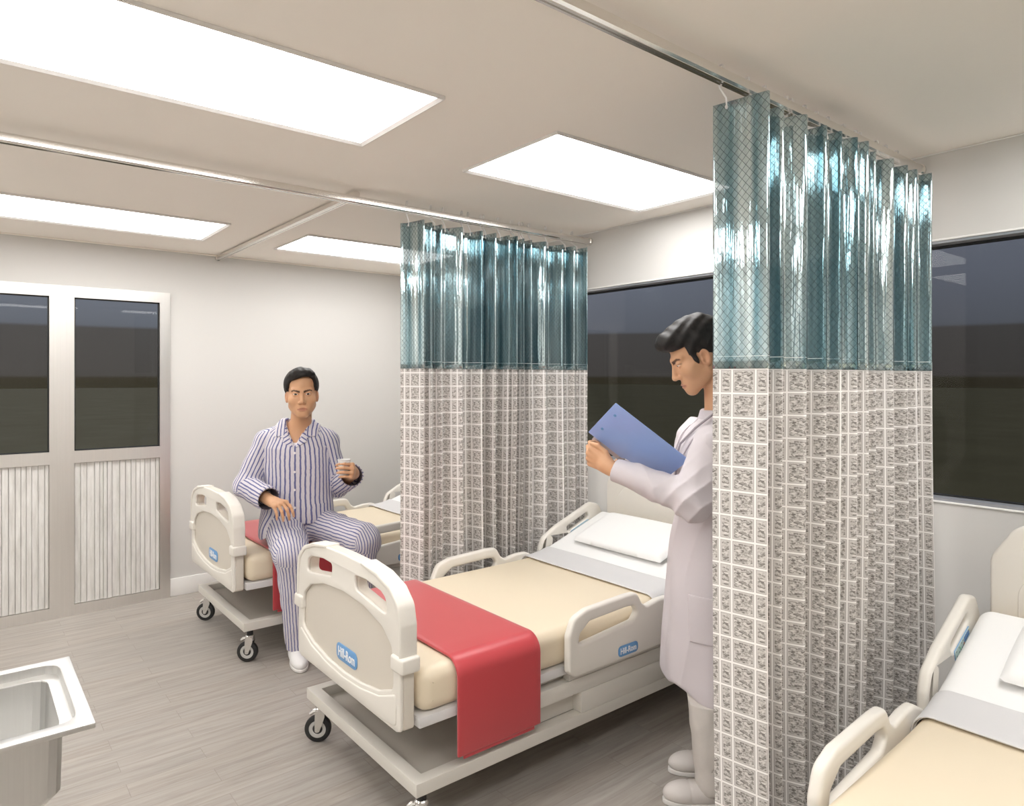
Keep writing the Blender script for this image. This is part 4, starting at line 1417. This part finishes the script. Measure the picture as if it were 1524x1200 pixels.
    def poly2d(pts):
        A = [np.array(p, F32) for p in pts]
        def f(x, z):
            d = np.full(len(x), 1e9, F32); s = np.ones(len(x), bool); ins = np.zeros(len(x), bool)
            for a, b in zip(A, A[1:] + A[:1]):
                e = b - a; wx, wz = x - a[0], z - a[1]
                t = np.clip((wx * e[0] + wz * e[1]) / (e @ e), 0, 1)
                d = np.minimum(d, (wx - e[0] * t) ** 2 + (wz - e[1] * t) ** 2)
                c = ((a[1] > z) != (b[1] > z)) & (x < (b[0] - a[0]) * (z - a[1]) / (b[1] - a[1] + 1e-12) + a[0])
                ins ^= c
            d = np.sqrt(d)
            return np.where(ins, -d, d)
        return f
    for sg in (-1, 1):
        lap = poly2d([(sg * p[0] + .008, p[1]) for p in [(.004, 1.143), (.066, 1.275), (.104, 1.285), (.100, 1.212), (.060, 1.196), (.068, 1.178)]])
        patch('lapel', lambda x, y, z: lap(x, z), .007, M['stripe'], jk,
              {'s': (lambda v, sg=sg: ((v - C) @ Ls) * .55 * sg + v[:, 2] * .85), 'inside': lambda v: np.zeros(len(v), F32)})
        up = poly2d([(sg * p[0] + .008, p[1]) for p in [(.058, 1.214), (.118, 1.205), (.122, 1.275), (.080, 1.325), (.060, 1.30)]])
        patch('collar', lambda x, y, z: up(x, z), .0085, M['stripe'], jk,
              {'s': (lambda v: ((v - C) @ Ls)), 'inside': lambda v: np.zeros(len(v), F32)})
    pk = poly2d([(.062, 1.025), (.128, 1.025), (.128, 1.105), (.062, 1.105)])
    patch('breast_pocket', lambda x, y, z: pk(x, z), .003, M['stripe'], jk, {'s': jack_s, 'inside': lambda v: np.zeros(len(v), F32)})
    pk2 = poly2d([(.090, .735), (.175, .735), (.175, .826), (.090, .826)])
    patch('lower_pocket', lambda x, y, z: pk2(x, z), .004, M['stripe'], jk, {'s': jack_s, 'inside': lambda v: np.zeros(len(v), F32)})
    for z in (1.118, 1.012, .912, .812):
        # march from the front onto the cloth
        p = (C + Ls * .012 + Fs * .40 + V(0, 0, z)).astype(F32)
        for _ in range(60):
            p = p - Fs * max(.0005, float(jacket_raw(p[None])[0]) * .7)
            if float(jacket_raw(p[None])[0]) < .0015: break
        bm = bmesh.new(); lathe(bm, [(0, -.001), (.0062, -.001), (.007, .001), (.0055, .0028), (0, .0022)], (p - org).tolist(), Fs.tolist(), 16)
        link_bm('button', bm, M['tee'], jk)
    # white undershirt in the opening
    def tee(P):
        d = torso(P); d = smin(d, trap(P, .050), .03)
        D = P - C; x = D @ Ls; y = D @ Fs
        return np.maximum(np.maximum(np.abs(d - .001) - .005, P[:, 2] - 1.172 - x * x * 6), np.maximum(1.0 - P[:, 2], .0 - y))
    sdf_mesh('undershirt', tee, (1.25, 3.6, .95), (1.85, 4.02, 1.3), .0035, M['tee'], root, None, relax=1, origin=org)
    # trousers
    def legs_c(P):
        w = wob(P, .10, o=17) * .008 - folds(P, .19, o=4) * .004
        d = cap(P, rhip, rkn, .108, .092) + w; d = smin(d, cap(P, rkn, ran + V(0, 0, -.02), .084, .058) + w, .03)
        e = cap(P, lhip, lkn, .102, .090) + w; e = smin(e, cap(P, lkn, lan + V(0, 0, -.02), .084, .058) + w, .03)
        return d, e
    def trousers(P):
        t = loft(P, C, Ls, Fs, [(.60, .178, .130, 0, -.005), (.72, .176, .126, 0, .0), (.80, .160, .115, 0, .005)])[0]
        a, b = legs_c(P)
        d = smin(np.minimum(a, b), t, .03)
        for an, kn_ in ((ran, rkn), (lan, lkn)):
            c = an + V(0, 0, -.028); s = (c - P)[:, 2]
            nr = np.linalg.norm((P - c)[:, :2], axis=1) < .16
            d = np.where(nr, np.maximum(d, s), d)
            d = np.where(nr, np.maximum(d, -cap(P, c + V(0, 0, .06), c - V(0, 0, .05), .047, .053)), d)
        return np.maximum(d, -(seat(P) - .0135))
    def leg_s(v):
        a, b = legs_c(v)
        s = np.zeros(len(v), F32)
        for d, o_, hp, kn_, an in ((a, b, rhip, rkn, ran), (b, a, lhip, lkn, lan)):
            th = cap(v, hp, kn_, .10, .09); sh = cap(v, kn_, an, .084, .058)
            kax = nrm(np.cross(kn_ - hp, an - kn_))
            ss = np.where(th < sh, hinge_coord(v, hp, kn_, kax, .100), hinge_coord(v, kn_, an, kax, .090))
            s = np.where(d <= o_, ss, s)
        return s
    sdf_mesh('pyjama_trousers', trousers, (1.20, 3.26, .0), (1.95, 4.10, .86), .0035, M['stripe2'], root, {'s': leg_s, 'inside': lambda v: np.zeros(len(v), F32)}, relax=1, origin=org)
    # white slippers
    for an, f in ((ran, rf), (lan, lf)):
        Bf = np.stack([np.cross(f, UP), f, UP], 1).astype(F32)
        c = an + f * .045
        def shoe(P):
            d = ell(P, (c[0], c[1], .034), (.047, .118, .044), Bf)
            d = smin(d, cap(P, an + V(0, 0, -.045) - f * .03, an + V(0, 0, -.01), .042, .046), .04)
            return np.maximum(d, .016 - P[:, 2])
        sh = sdf_mesh('shoe', shoe, c + V(-.2, -.2, -.11), c + V(.2, .2, .06), .003, M['whiteshoe'], root, None, relax=1, origin=org)
        def sole(P):
            q = P.copy(); q[:, 2] = .02
            return np.maximum(ell(q, (c[0], c[1], .02), (.0475, .1185, .05), Bf), np.maximum(P[:, 2] - .0165, .0012 - P[:, 2]))
        sdf_mesh('sole', sole, c + V(-.2, -.2, -.11), c + V(.2, .2, .06), .003, M['sole'], sh, None, relax=0, origin=org)
    # hair
    def hair(P):
        p = H.loc(P); ax = np.abs(p[:, 0])
        st = np.sin(p[:, 0] * 210 + np.sin(p[:, 1] * 40) * 2) * .0010 + np.sin(p[:, 0] * 95 + p[:, 1] * 30) * .0018
        m = p
        d = ell(m, (0, -.022, .048), (.0925, .106, .0965))
        d = smin(d, ell(m, (.004, .046, .106), (.066, .042, .028)), .035)        # swept fringe
        d = d + st
        face = rbox(np.stack([p[:, 0], p[:, 1], p[:, 2] - .010 * np.sin(p[:, 0] * 34 + .6)], 1).astype(F32), (0, .115, -.035), (.0765, .085, .116), .032)
        d = smax(d, -face, .010)
        low = np.where(p[:, 1] > -.005, .012 - .35 * (p[:, 1] - .03), .004 + (p[:, 1] + .005) * .75)
        low = np.where(p[:, 1] > .028, .03, np.maximum(low, -.075))
        d = smax(d, (low - p[:, 2]) * .85, .008)
        d = smax(d, p[:, 1] - .098, .01)
        skin_in = H.skin(P) / H.sc
        return np.maximum(d, -(skin_in + .006)) * H.sc
    c = H.wld((0, 0, .05))
    sdf_mesh('hair', hair, c - .16, c + .16, .0025, M['hair'], root, None, relax=2, origin=org)
    # paper cup in the left hand: a thing of its own
    cup = empty('paper_cup', cupc.tolist()); tag(cup, 'small white paper cup held by the seated person in pyjamas', 'cup')
    bm = bmesh.new()
    h2 = cup_h / 2
    lathe(bm, [(0, -h2 + .004), (cup_r0 - .002, -h2 + .004), (cup_r0, -h2), (cup_r1, h2), (cup_r1 + .002, h2 + .0005), (cup_r1 + .0018, h2 + .0035), (cup_r1 - .0014, h2 + .003), (cup_r1 - .0016, h2), (cup_r0 - .0012, -h2 + .006), (0, -h2 + .006)], (0, 0, 0), n=48)
    link_bm('cup_body', bm, M['cup'], cup, 40)
    # printed mark and lines of small grey print on the cup
    def on_cup(a, z, dr=.0006):
        r = cup_r0 + (cup_r1 - cup_r0) * (z / cup_h + .5) + dr
        return Vector((r * math.cos(a), r * math.sin(a), z))
    a0 = math.atan2(-Fv[1], -Fv[0])
    bm = bmesh.new()
    def pr_(a1, a2, z1, z2):
        n = 4
        for k in range(n):
            q = [on_cup(a1 + (a2 - a1) * k / n, z1), on_cup(a1 + (a2 - a1) * (k + 1) / n, z1), on_cup(a1 + (a2 - a1) * (k + 1) / n, z2), on_cup(a1 + (a2 - a1) * k / n, z2)]
            bm.faces.new([bm.verts.new(v) for v in q])
    pr_(a0 - .98, a0 - .82, .008, .015)
    for k in range(9):
        pr_(a0 - .55 + k * .14, a0 - .55 + k * .14 + .09, .009, .0115)
    link_bm('print_mark', bm, M['print'], cup, None)
    return root

# ------------------------------------------------------------------ the clinician with the folder
def clinician():
    org = V(2.25, 1.60, 0)
    Fd = nrm((-.7775, .6289, 0)); Ld = nrm((-.6289, -.7775, 0))
    B3 = np.stack([Ld, Fd, UP], 1).astype(F32)
    H = Head((2.228, 1.623, 1.626), (-.7775 * .891, .6289 * .891, -.454), (-.6289, -.7775, 0), 1.06)
    H.gaze = (0, -.5); H.lid = (.0021, .0030)
    C = V(2.262, 1.592, 0)
    lsh, lel, lwr = V(2.122, 1.458, 1.290), V(2.030, 1.482, 1.103), V(1.918, 1.772, 1.196)
    rsh, rel, rwr = V(2.395, 1.735, 1.290), V(2.365, 1.760, 1.075), V(2.165, 1.820, 1.120)
    lhip, rhip = C + Ld * .085 + V(0, 0, .88), C - Ld * .085 + V(0, 0, .88)
    lan, ran = V(2.128, 1.468, .100), V(2.304, 1.584, .100)
    lkn, rkn = (lhip + lan) / 2 + Fd * .030, (rhip + ran) / 2 + Fd * .030
    # folder: outer card plane
    A_, B_, D_ = V(1.868, 1.705, 1.449), V(2.054, 1.529, 1.250), V(1.945, 1.886, 1.293)
    e1 = nrm(B_ - A_); e2 = D_ - A_; e2 = nrm(e2 - e1 * (e2 @ e1)); en = np.cross(e1, e2)
    if en @ V(-.6289, -.7775, 0) < 0: en = -en          # outer face looks at the room
    fw, fh = .335, .228
    fc = A_ + e1 * fw / 2 + e2 * fh / 2
    FB = np.stack([e1, e2, en], 1).astype(F32)
    def folder_box(P): return np.minimum(rbox(P, fc, (fw / 2 + .002, fh / 2 + .002, .0075), .001, FB), rbox(P, fc + e1 * .012 + e2 * .028, (fw / 2 - .016, fh / 2 + .002, .0075), .001, FB))
    Rv, Fv = V(.7775, -.6289, 0), V(.6289, .7775, 0)
    lX = nrm(-Rv * .66 + Fv * .45 + V(0, 0, .36)); lZ = nrm(-Fv * .8 - Rv * .35 - V(0, 0, .30))
    lh = hand_fn(lwr + lX * .012, lX, lZ, -1, [(48, 62, 40), (52, 66, 42), (54, 66, 42), (56, 62, 40)],
                 [(.015, .022, -.006), (.036, .042, -.010), (.070, .054, -.004), (.098, .050, -.002)], 1.02, (.06, .02, -.04, -.10))
    rX = nrm(rwr - rel); rh = hand_fn(rwr + rX * .012, rX, V(0, 0, -1), 1, [(50, 55, 35)] * 4,
                 [(.015, .022, -.006), (.036, .042, -.016), (.066, .052, -.020), (.092, .050, -.022)], 1.02)
    tors = [(.84, .165, .115, 0, 0), (.95, .165, .112, 0, 0), (1.06, .150, .105, 0, .0), (1.18, .170, .112, 0, -.005), (1.27, .170, .105, 0, -.012), (1.33, .150, .08, 0, -.035), (1.375, .075, .06, 0, -.052), (1.395, .058, .055, 0, -.055)]
    neck0, neck1 = C + V(0, 0, 1.32) - Fd * .055, H.wld((0, -.068, -.050))
    feet = [(lan, nrm((-.7775, .6289, 0))), (ran, nrm((-.80, .58, 0)))]
    def body(P):
        d = loft(P, C, Ld, Fd, tors)[0]
        d = smin(d, cap(P, lsh + V(.01, .01, 0), rsh, .055), .05)
        for sh, el_, wr in ((lsh, lel, lwr), (rsh, rel, rwr)):
            a = cap(P, sh, el_, .050, .042); a = smin(a, cap(P, el_, wr, .041, .027), .03); d = smin(d, a, .03)
        for hp, kn_, an, in ((lhip, lkn, lan), (rhip, rkn, ran)):
            a = cap(P, hp, kn_, .085, .060); a = smin(a, cap(P, kn_, an, .056, .042), .03); d = smin(d, a, .04)
        for an, f in feet:
            d = smin(d, cap(P, an + V(0, 0, -.055) - f * .04, an + V(0, 0, -.07) + f * .12, .030, .020), .03)
        d = smin(d, cap(P, neck0, neck1, .058, .054), .035)
        d = smin(d, near(P, H.wld((0, 0, -.01)), .22, H.skin), .016)
        d = np.where(P[:, 2] < 1.0, np.maximum(d, near(P, C + V(0, 0, .68), .55, coat_raw) + .012 - np.maximum(0, .42 - P[:, 2]) * 3), d)
        d = smin(d, lh(P), .008); d = smin(d, rh(P), .008)
        return np.maximum(d, -folder_box(P))
    def tint(v):
        c = H.tint(H.loc(v), SKIN)
        c[np.linalg.norm(v - H.O, axis=1) > .22] = SKIN
        for f, a, b, ra, rb in lh.segs[2::3]:
            tip = np.linalg.norm(v - b, axis=1)
            w = np.clip(1.2 - tip / .009, 0, .5)[:, None]; c = c * (1 - w) + np.asarray((.62, .38, .29), F32) * w
        return c
    coat_t = [(.33, .215, .160, 0, .0), (.40, .218, .166, 0, .0), (.55, .212, .163, 0, .0), (.70, .205, .152, 0, .002), (.80, .200, .142, 0, .002), (.92, .188, .130, 0, .0), (1.00, .182, .122, 0, -.004), (1.15, .190, .128, 0, -.006),
              (1.25, .192, .122, 0, -.008), (1.31, .170, .104, 0, -.024), (1.36, .105, .084, 0, -.044), (1.415, .078, .076, 0, -.052)]
    cuffL, cuffR = lwr - nrm(lwr - lel) * .012, rwr - nrm(rwr - rel) * .012
    def sleeve(P, sh, el_, cf):
        w = (wob(P, .09, o=21) * .006 - folds(P, .17, o=25) * .006) * np.clip(np.linalg.norm(P - cf, axis=1) / .10, .12, 1)
        a = cap(P, sh, el_, .080, .076) + w
        b = cap(P, el_, cf, .066, .043) + w
        d = smin(a, b, .022)
        # crease folds bunched inside the elbow
        t = np.linalg.norm(P - el_, axis=1)
        d = d - .008 * np.exp(-(t / .10) ** 2) * (1 - 2 * np.abs(np.sin((P - el_) @ nrm(cf - el_) * 52 + (P - el_) @ nrm(sh - el_) * 30)) ** .6)
        ax = nrm(cf - el_); s = (P - cf) @ ax
        d = np.where(np.linalg.norm(P - cf, axis=1) < .2, np.maximum(d, s), d)
        return np.maximum(d, -cap(P, cf - ax * .06, cf + ax * .06, .034, .037))
    def coat_raw(P):
        t, x, y = loft(P, C, Ld, Fd, coat_t)
        k = np.clip((1.0 - P[:, 2]) / .5, 0, 1)
        t = t + wob(P, .16, o=29, sq=(1, 1, .5)) * .008 - folds(P, .26, o=6, sq=(1, 1, .6)) * .005 + .006 * k * np.sin(np.arctan2(x, y) * 7 + 1.0)
        t = smin(t, cap(P, lsh + V(.012, .012, -.02), rsh + V(-.012, -.012, -.02), .068), .05)
        d = smin(t, sleeve(P, lsh, lel, cuffL), .022)
        return smin(d, sleeve(P, rsh, rel, cuffR), .022)
    root = sdf_mesh('person', body, (1.78, 1.22, .0), (2.60, 1.98, 1.82), .003, M['skin'], None, {'tint': tint}, relax=1, origin=org)
    root.location = org.tolist()
    tag(root, 'standing person in a pale lab coat reading a blue folder beside the empty bed', 'person')
    H.eyes(root, org)
    def coat(P):
        d = coat_raw(P)
        D = P - C; x = D @ Ld; y = D @ Fd
        hem = .348 - .05 * np.clip(-y / .15, -1, 1) * .6 - .012 * np.cos(np.arctan2(x, y) * 5)
        d = smax(d, hem - P[:, 2], .02)
        d = np.maximum(d, -cap(P, C + V(0, 0, .20), C + V(0, 0, .40), .15, .14))         # open skirt
        z = P[:, 2]
        v = np.maximum(np.abs(x) - np.clip((z - 1.14) * .34, -1, .07), .02 - y)
        nk = cap(P, neck0 + V(0, 0, -.02), H.wld((0, -.068, -.10)), .062, .074)
        d = np.maximum(d, -np.minimum(v, nk))
        return np.maximum(d, -(folder_box(P) - .001))
    ct = sdf_mesh('lab_coat', coat, (1.78, 1.22, .24), (2.62, 1.98, 1.47), .0035, M['coat'], root, None, relax=2, origin=org)
    def shirt(P):
        d = loft(P, C, Ld, Fd, tors)[0]; d = smin(d, cap(P, lsh + V(.01, .01, 0), rsh, .055), .05)
        nk = cap(P, neck0, neck1, .058, .054); d = smin(d, nk, .035)
        D = P - C; y = D @ Fd
        return np.maximum(np.maximum(np.abs(d - .005) - .006, P[:, 2] - 1.385 + y * .35), np.maximum(1.05 - P[:, 2], -.06 - y))
    sdf_mesh('shirt', shirt, (2.0, 1.3, 1.0), (2.5, 1.9, 1.45), .0035, M['coat'], root, None, relax=1, origin=org)
    # collar and lapels of the coat
    def slab(name, fn2, th, m, par, lo, hi, h=.003):
        def f(P):
            d = coat_raw(P); D = P - C
            return np.maximum(np.abs(d - th * .5) - th * .5, fn2(D @ Ld, D @ Fd, P[:, 2]))
        return sdf_mesh(name, f, lo, hi, h, m, par, None, relax=1, origin=org)
    for sg in (-1, 1):
        def lap(x, y, z, sg=sg):
            xx = x * sg; inn = np.clip((z - 1.14) * .34, -1, .07)
            return np.maximum(np.maximum(inn - xx, xx - inn - .052 * np.clip((z - 1.12) / .1, 0, 1)), np.maximum(np.maximum(1.14 - z, z - 1.41), .012 - y - np.clip((z - 1.28) * .6, 0, .07)))
        slab('lapel', lap, .007, M['coat'], ct, (1.95, 1.30, 1.08), (2.5, 1.95, 1.46))
    def pk(x, y, z): return np.maximum(np.maximum(np.abs(y - .035) - .075, np.abs(z - .66) - .085), -x)
    slab('pocket', pk, .0075, M['coat'], ct, (1.95, 1.28, .5), (2.4, 1.85, .8))
    def pk2(x, y, z): return np.maximum(np.maximum(np.abs(y - .075) - .035, np.abs(z - 1.0) - .07), -x)
    # trousers and shoes
    def trousers(P):
        d = None
        for hp, kn_, an in ((lhip, lkn, lan), (rhip, rkn, ran)):
            w = wob(P, .09, o=11) * .005
            e = cap(P, hp, kn_, .088, .076) + w; e = smin(e, cap(P, kn_, an + V(0, 0, -.03), .076, .064) + w, .03)
            s = an[2] - .055 - P[:, 2]
            e = np.maximum(e, s)
            e = np.maximum(e, -cap(P, an + V(0, 0, .03), an - V(0, 0, .10), .052, .057))
            d = e if d is None else smin(d, e, .008)
        return np.maximum(np.maximum(d, P[:, 2] - .90), coat_raw(P) + .012 + np.minimum(0, (P[:, 2] - .36) * 3))
    sdf_mesh('trousers', trousers, (1.95, 1.30, .0), (2.55, 1.85, .95), .0035, M['trouser'], root, None, relax=1, origin=org)
    for an, f in feet:
        Bf = np.stack([np.cross(f, UP), f, UP], 1).astype(F32)
        c = an + f * .055
        def shoe(P):
            d = ell(P, (c[0], c[1], .034), (.048, .128, .040), Bf)
            d = smin(d, ell(P, (*(c + f * .06)[:2], .036), (.043, .060, .034), Bf), .02)
            d = smin(d, cap(P, an + V(0, 0, -.045) - f * .03, an + V(0, 0, -.015), .042, .044), .03)
            # seam of the toe cap
            s = (P - c) @ f
            d = d + .0022 * np.exp(-((s - .035) / .004) ** 2)
            return np.maximum(d, .018 - P[:, 2])
        sh = sdf_mesh('shoe', shoe, c + V(-.22, -.22, -.11), c + V(.22, .22, .06), .003, M['shoe'], root, None, relax=1, origin=org)
        def sole(P):
            q = P.copy(); q[:, 2] = .03
            return np.maximum(ell(q, (c[0], c[1], .03), (.050, .131, .05), Bf), np.maximum(P[:, 2] - .0185, .0012 - P[:, 2]))
        sdf_mesh('sole', sole, c + V(-.22, -.22, -.11), c + V(.22, .22, .06), .003, M['blackplastic'] if False else M['sole'], sh, None, relax=0, origin=org)
    # hair swept up and back from the forehead
    def hair(P):
        p = H.loc(P)
        st = np.sin(p[:, 2] * 120 + p[:, 1] * 75 + np.sin(p[:, 0] * 50) * 1.5) * .0016 + np.sin(p[:, 1] * 150 - p[:, 2] * 60) * .0011
        d = ell(p, (0, -.028, .052), (.0865, .108, .0945))
        d = smin(d, ell(p, (0, .050, .090), (.066, .056, .040)), .035)
        d = smin(d, ell(p, (0, .082, .092), (.052, .024, .026)), .025)
        d = smin(d, ell(np.stack([np.abs(p[:, 0]), p[:, 1], p[:, 2]], 1).astype(F32), (.0725, .020, .008), (.0075, .010, .036)), .010)
        d = d + st
        face = ell(p, (0, .118, -.046), (.080, .080, .1150))
        d = smax(d, -face, .008)
        y = p[:, 1]
        low = np.where(y > .010, .030 + .0 * y, .014 + (y - .010) * 1.0)
        low = np.where((y > .008) & (y < .034), -.030 + np.abs(y - .016) * 1.5, low)          # sideburn in front of the ear
        low = np.where(y > .034, .050, np.maximum(low, -.070))
        d = smax(d, (low - p[:, 2]) * .8, .006)
        return np.maximum(d, -(H.skin(P) / H.sc + .006)) * H.sc
    c = H.wld((0, 0, .05))
    sdf_mesh('hair', hair, c - .17, c + .17, .0025, M['hair'], root, None, relax=1, origin=org)
    # cord hanging round the neck
    bm = bmesh.new()
    w = lambda l, f, z: (C + Ld * l + Fd * f + V(0, 0, z) - org).tolist()
    pts = [w(.02, -.125, 1.43), w(.078, -.075, 1.435), w(.094, .000, 1.405), w(.086, .068, 1.35), w(.070, .120, 1.29), w(.060, .135, 1.23), w(.058, .135, 1.17)]
    P_ = []
    for a, b in zip(pts, pts[1:]):
        for k in range(4): P_.append([a[i] + (b[i] - a[i]) * k / 4 for i in range(3)])
    P_.append(pts[-1]); tube(bm, P_, .0045, 8)
    link_bm('neck_cord', bm, M['cord'], root)
    # the folder: outer card, inner pocket leaf
    fo = empty('folder', fc.tolist()); tag(fo, 'open blue card folder held by the person in the lab coat', 'folder')
    Mx = Matrix([list(map(float, r)) for r in FB]).to_4x4()
    me = plate_mesh([round_poly([(-fw / 2, -fh / 2), (fw / 2, -fh / 2), (fw / 2, fh / 2), (-fw / 2, fh / 2)], .005, 3)], .0015, .0050, 'z', .001, 1)
    me.transform(Mx); link_mesh('cover', me, M['folder'], fo, 40)
    me = plate_mesh([round_poly([(-fw / 2 + .030, -fh / 2 + .030), (fw / 2 - .006, -fh / 2 + .030), (fw / 2 - .006, fh / 2 + .026), (-fw / 2 + .030, fh / 2 + .026)], .003, 3)], -.0045, .0010, 'z', .0006, 1)
    me.transform(Mx); link_mesh('paper_sheets', me, M['paper'], fo, 40)
    bm = bmesh.new()
    for u in (-.06, .045):
        p = FB @ V(-fw / 2 + .030, u, .0055)
        lathe(bm, [(0, -.0003), (.006, -.0003), (.006, .0012), (0, .0012)], p.tolist(), en.tolist(), 16)
    link_bm('rivet', bm, M['badge'], fo)
    return root

seated_man()
clinician()
# ------------------------------------------------------------------ dusk outside
wd = bpy.data.worlds.new('dusk'); SC.world = wd; wd.use_nodes = True
nt = wd.node_tree; nt.nodes.clear()
tc = nt.nodes.new('ShaderNodeTexCoord'); sp = nt.nodes.new('ShaderNodeSeparateXYZ')
mr = nt.nodes.new('ShaderNodeMapRange'); mr.inputs[1].default_value = -.2; mr.inputs[2].default_value = .8
rp = nt.nodes.new('ShaderNodeValToRGB')
stops = [(.0, (.030, .026, .016)), (.200, (.034, .030, .020)), (.202, (.058, .054, .051)), (.262, (.066, .063, .062)), (.266, (.108, .118, .142)), (.33, (.140, .155, .195)), (.5, (.20, .22, .28)), (1.0, (.24, .27, .36))]
cr = rp.color_ramp
while len(cr.elements) < len(stops): cr.elements.new(.5)
for e, (q, c) in zip(cr.elements, stops): e.position = q; e.color = (*c, 1)
bg = nt.nodes.new('ShaderNodeBackground'); bg.inputs[1].default_value = 1.0
ow = nt.nodes.new('ShaderNodeOutputWorld')
nt.links.new(tc.outputs['Generated'], sp.inputs[0]); nt.links.new(sp.outputs[2], mr.inputs[0])
gl = nt.nodes.new('ShaderNodeMapRange'); gl.inputs[1].default_value = .45; gl.inputs[2].default_value = .95; gl.inputs[3].default_value = .92; gl.inputs[4].default_value = 1.55
nt.links.new(sp.outputs[1], gl.inputs[0]); nt.links.new(gl.outputs[0], bg.inputs[1])     # afterglow on the door side
nt.links.new(mr.outputs[0], rp.inputs[0]); nt.links.new(rp.outputs[0], bg.inputs[0]); nt.links.new(bg.outputs[0], ow.inputs[0])

# ------------------------------------------------------------------ camera and view
cam = bpy.data.cameras.new('camera'); co = bpy.data.objects.new('camera', cam); COL.objects.link(co)
co.location = (0, 0, 1.54)
co.rotation_euler = (PI / 2, 0, -math.atan2(.62889, .77750))
cam.sensor_width = 36; cam.lens = 36 * 1017.7 / 1524
cam.shift_y = -37.9 / 1524
cam.clip_start = .05; cam.clip_end = 400
SC.camera = co
SC.view_settings.view_transform = 'Standard'
SC.view_settings.look = 'None'
SC.view_settings.gamma = 1
SC.view_settings.use_curve_mapping = False
SC.view_settings.exposure = 0.0
SC.cycles.use_denoising = True
SC.cycles.max_bounces = 14
SC.cycles.diffuse_bounces = 9
SC.cycles.glossy_bounces = 5
SC.cycles.transparent_max_bounces = 16
SC.cycles.sample_clamp_indirect = 8.0
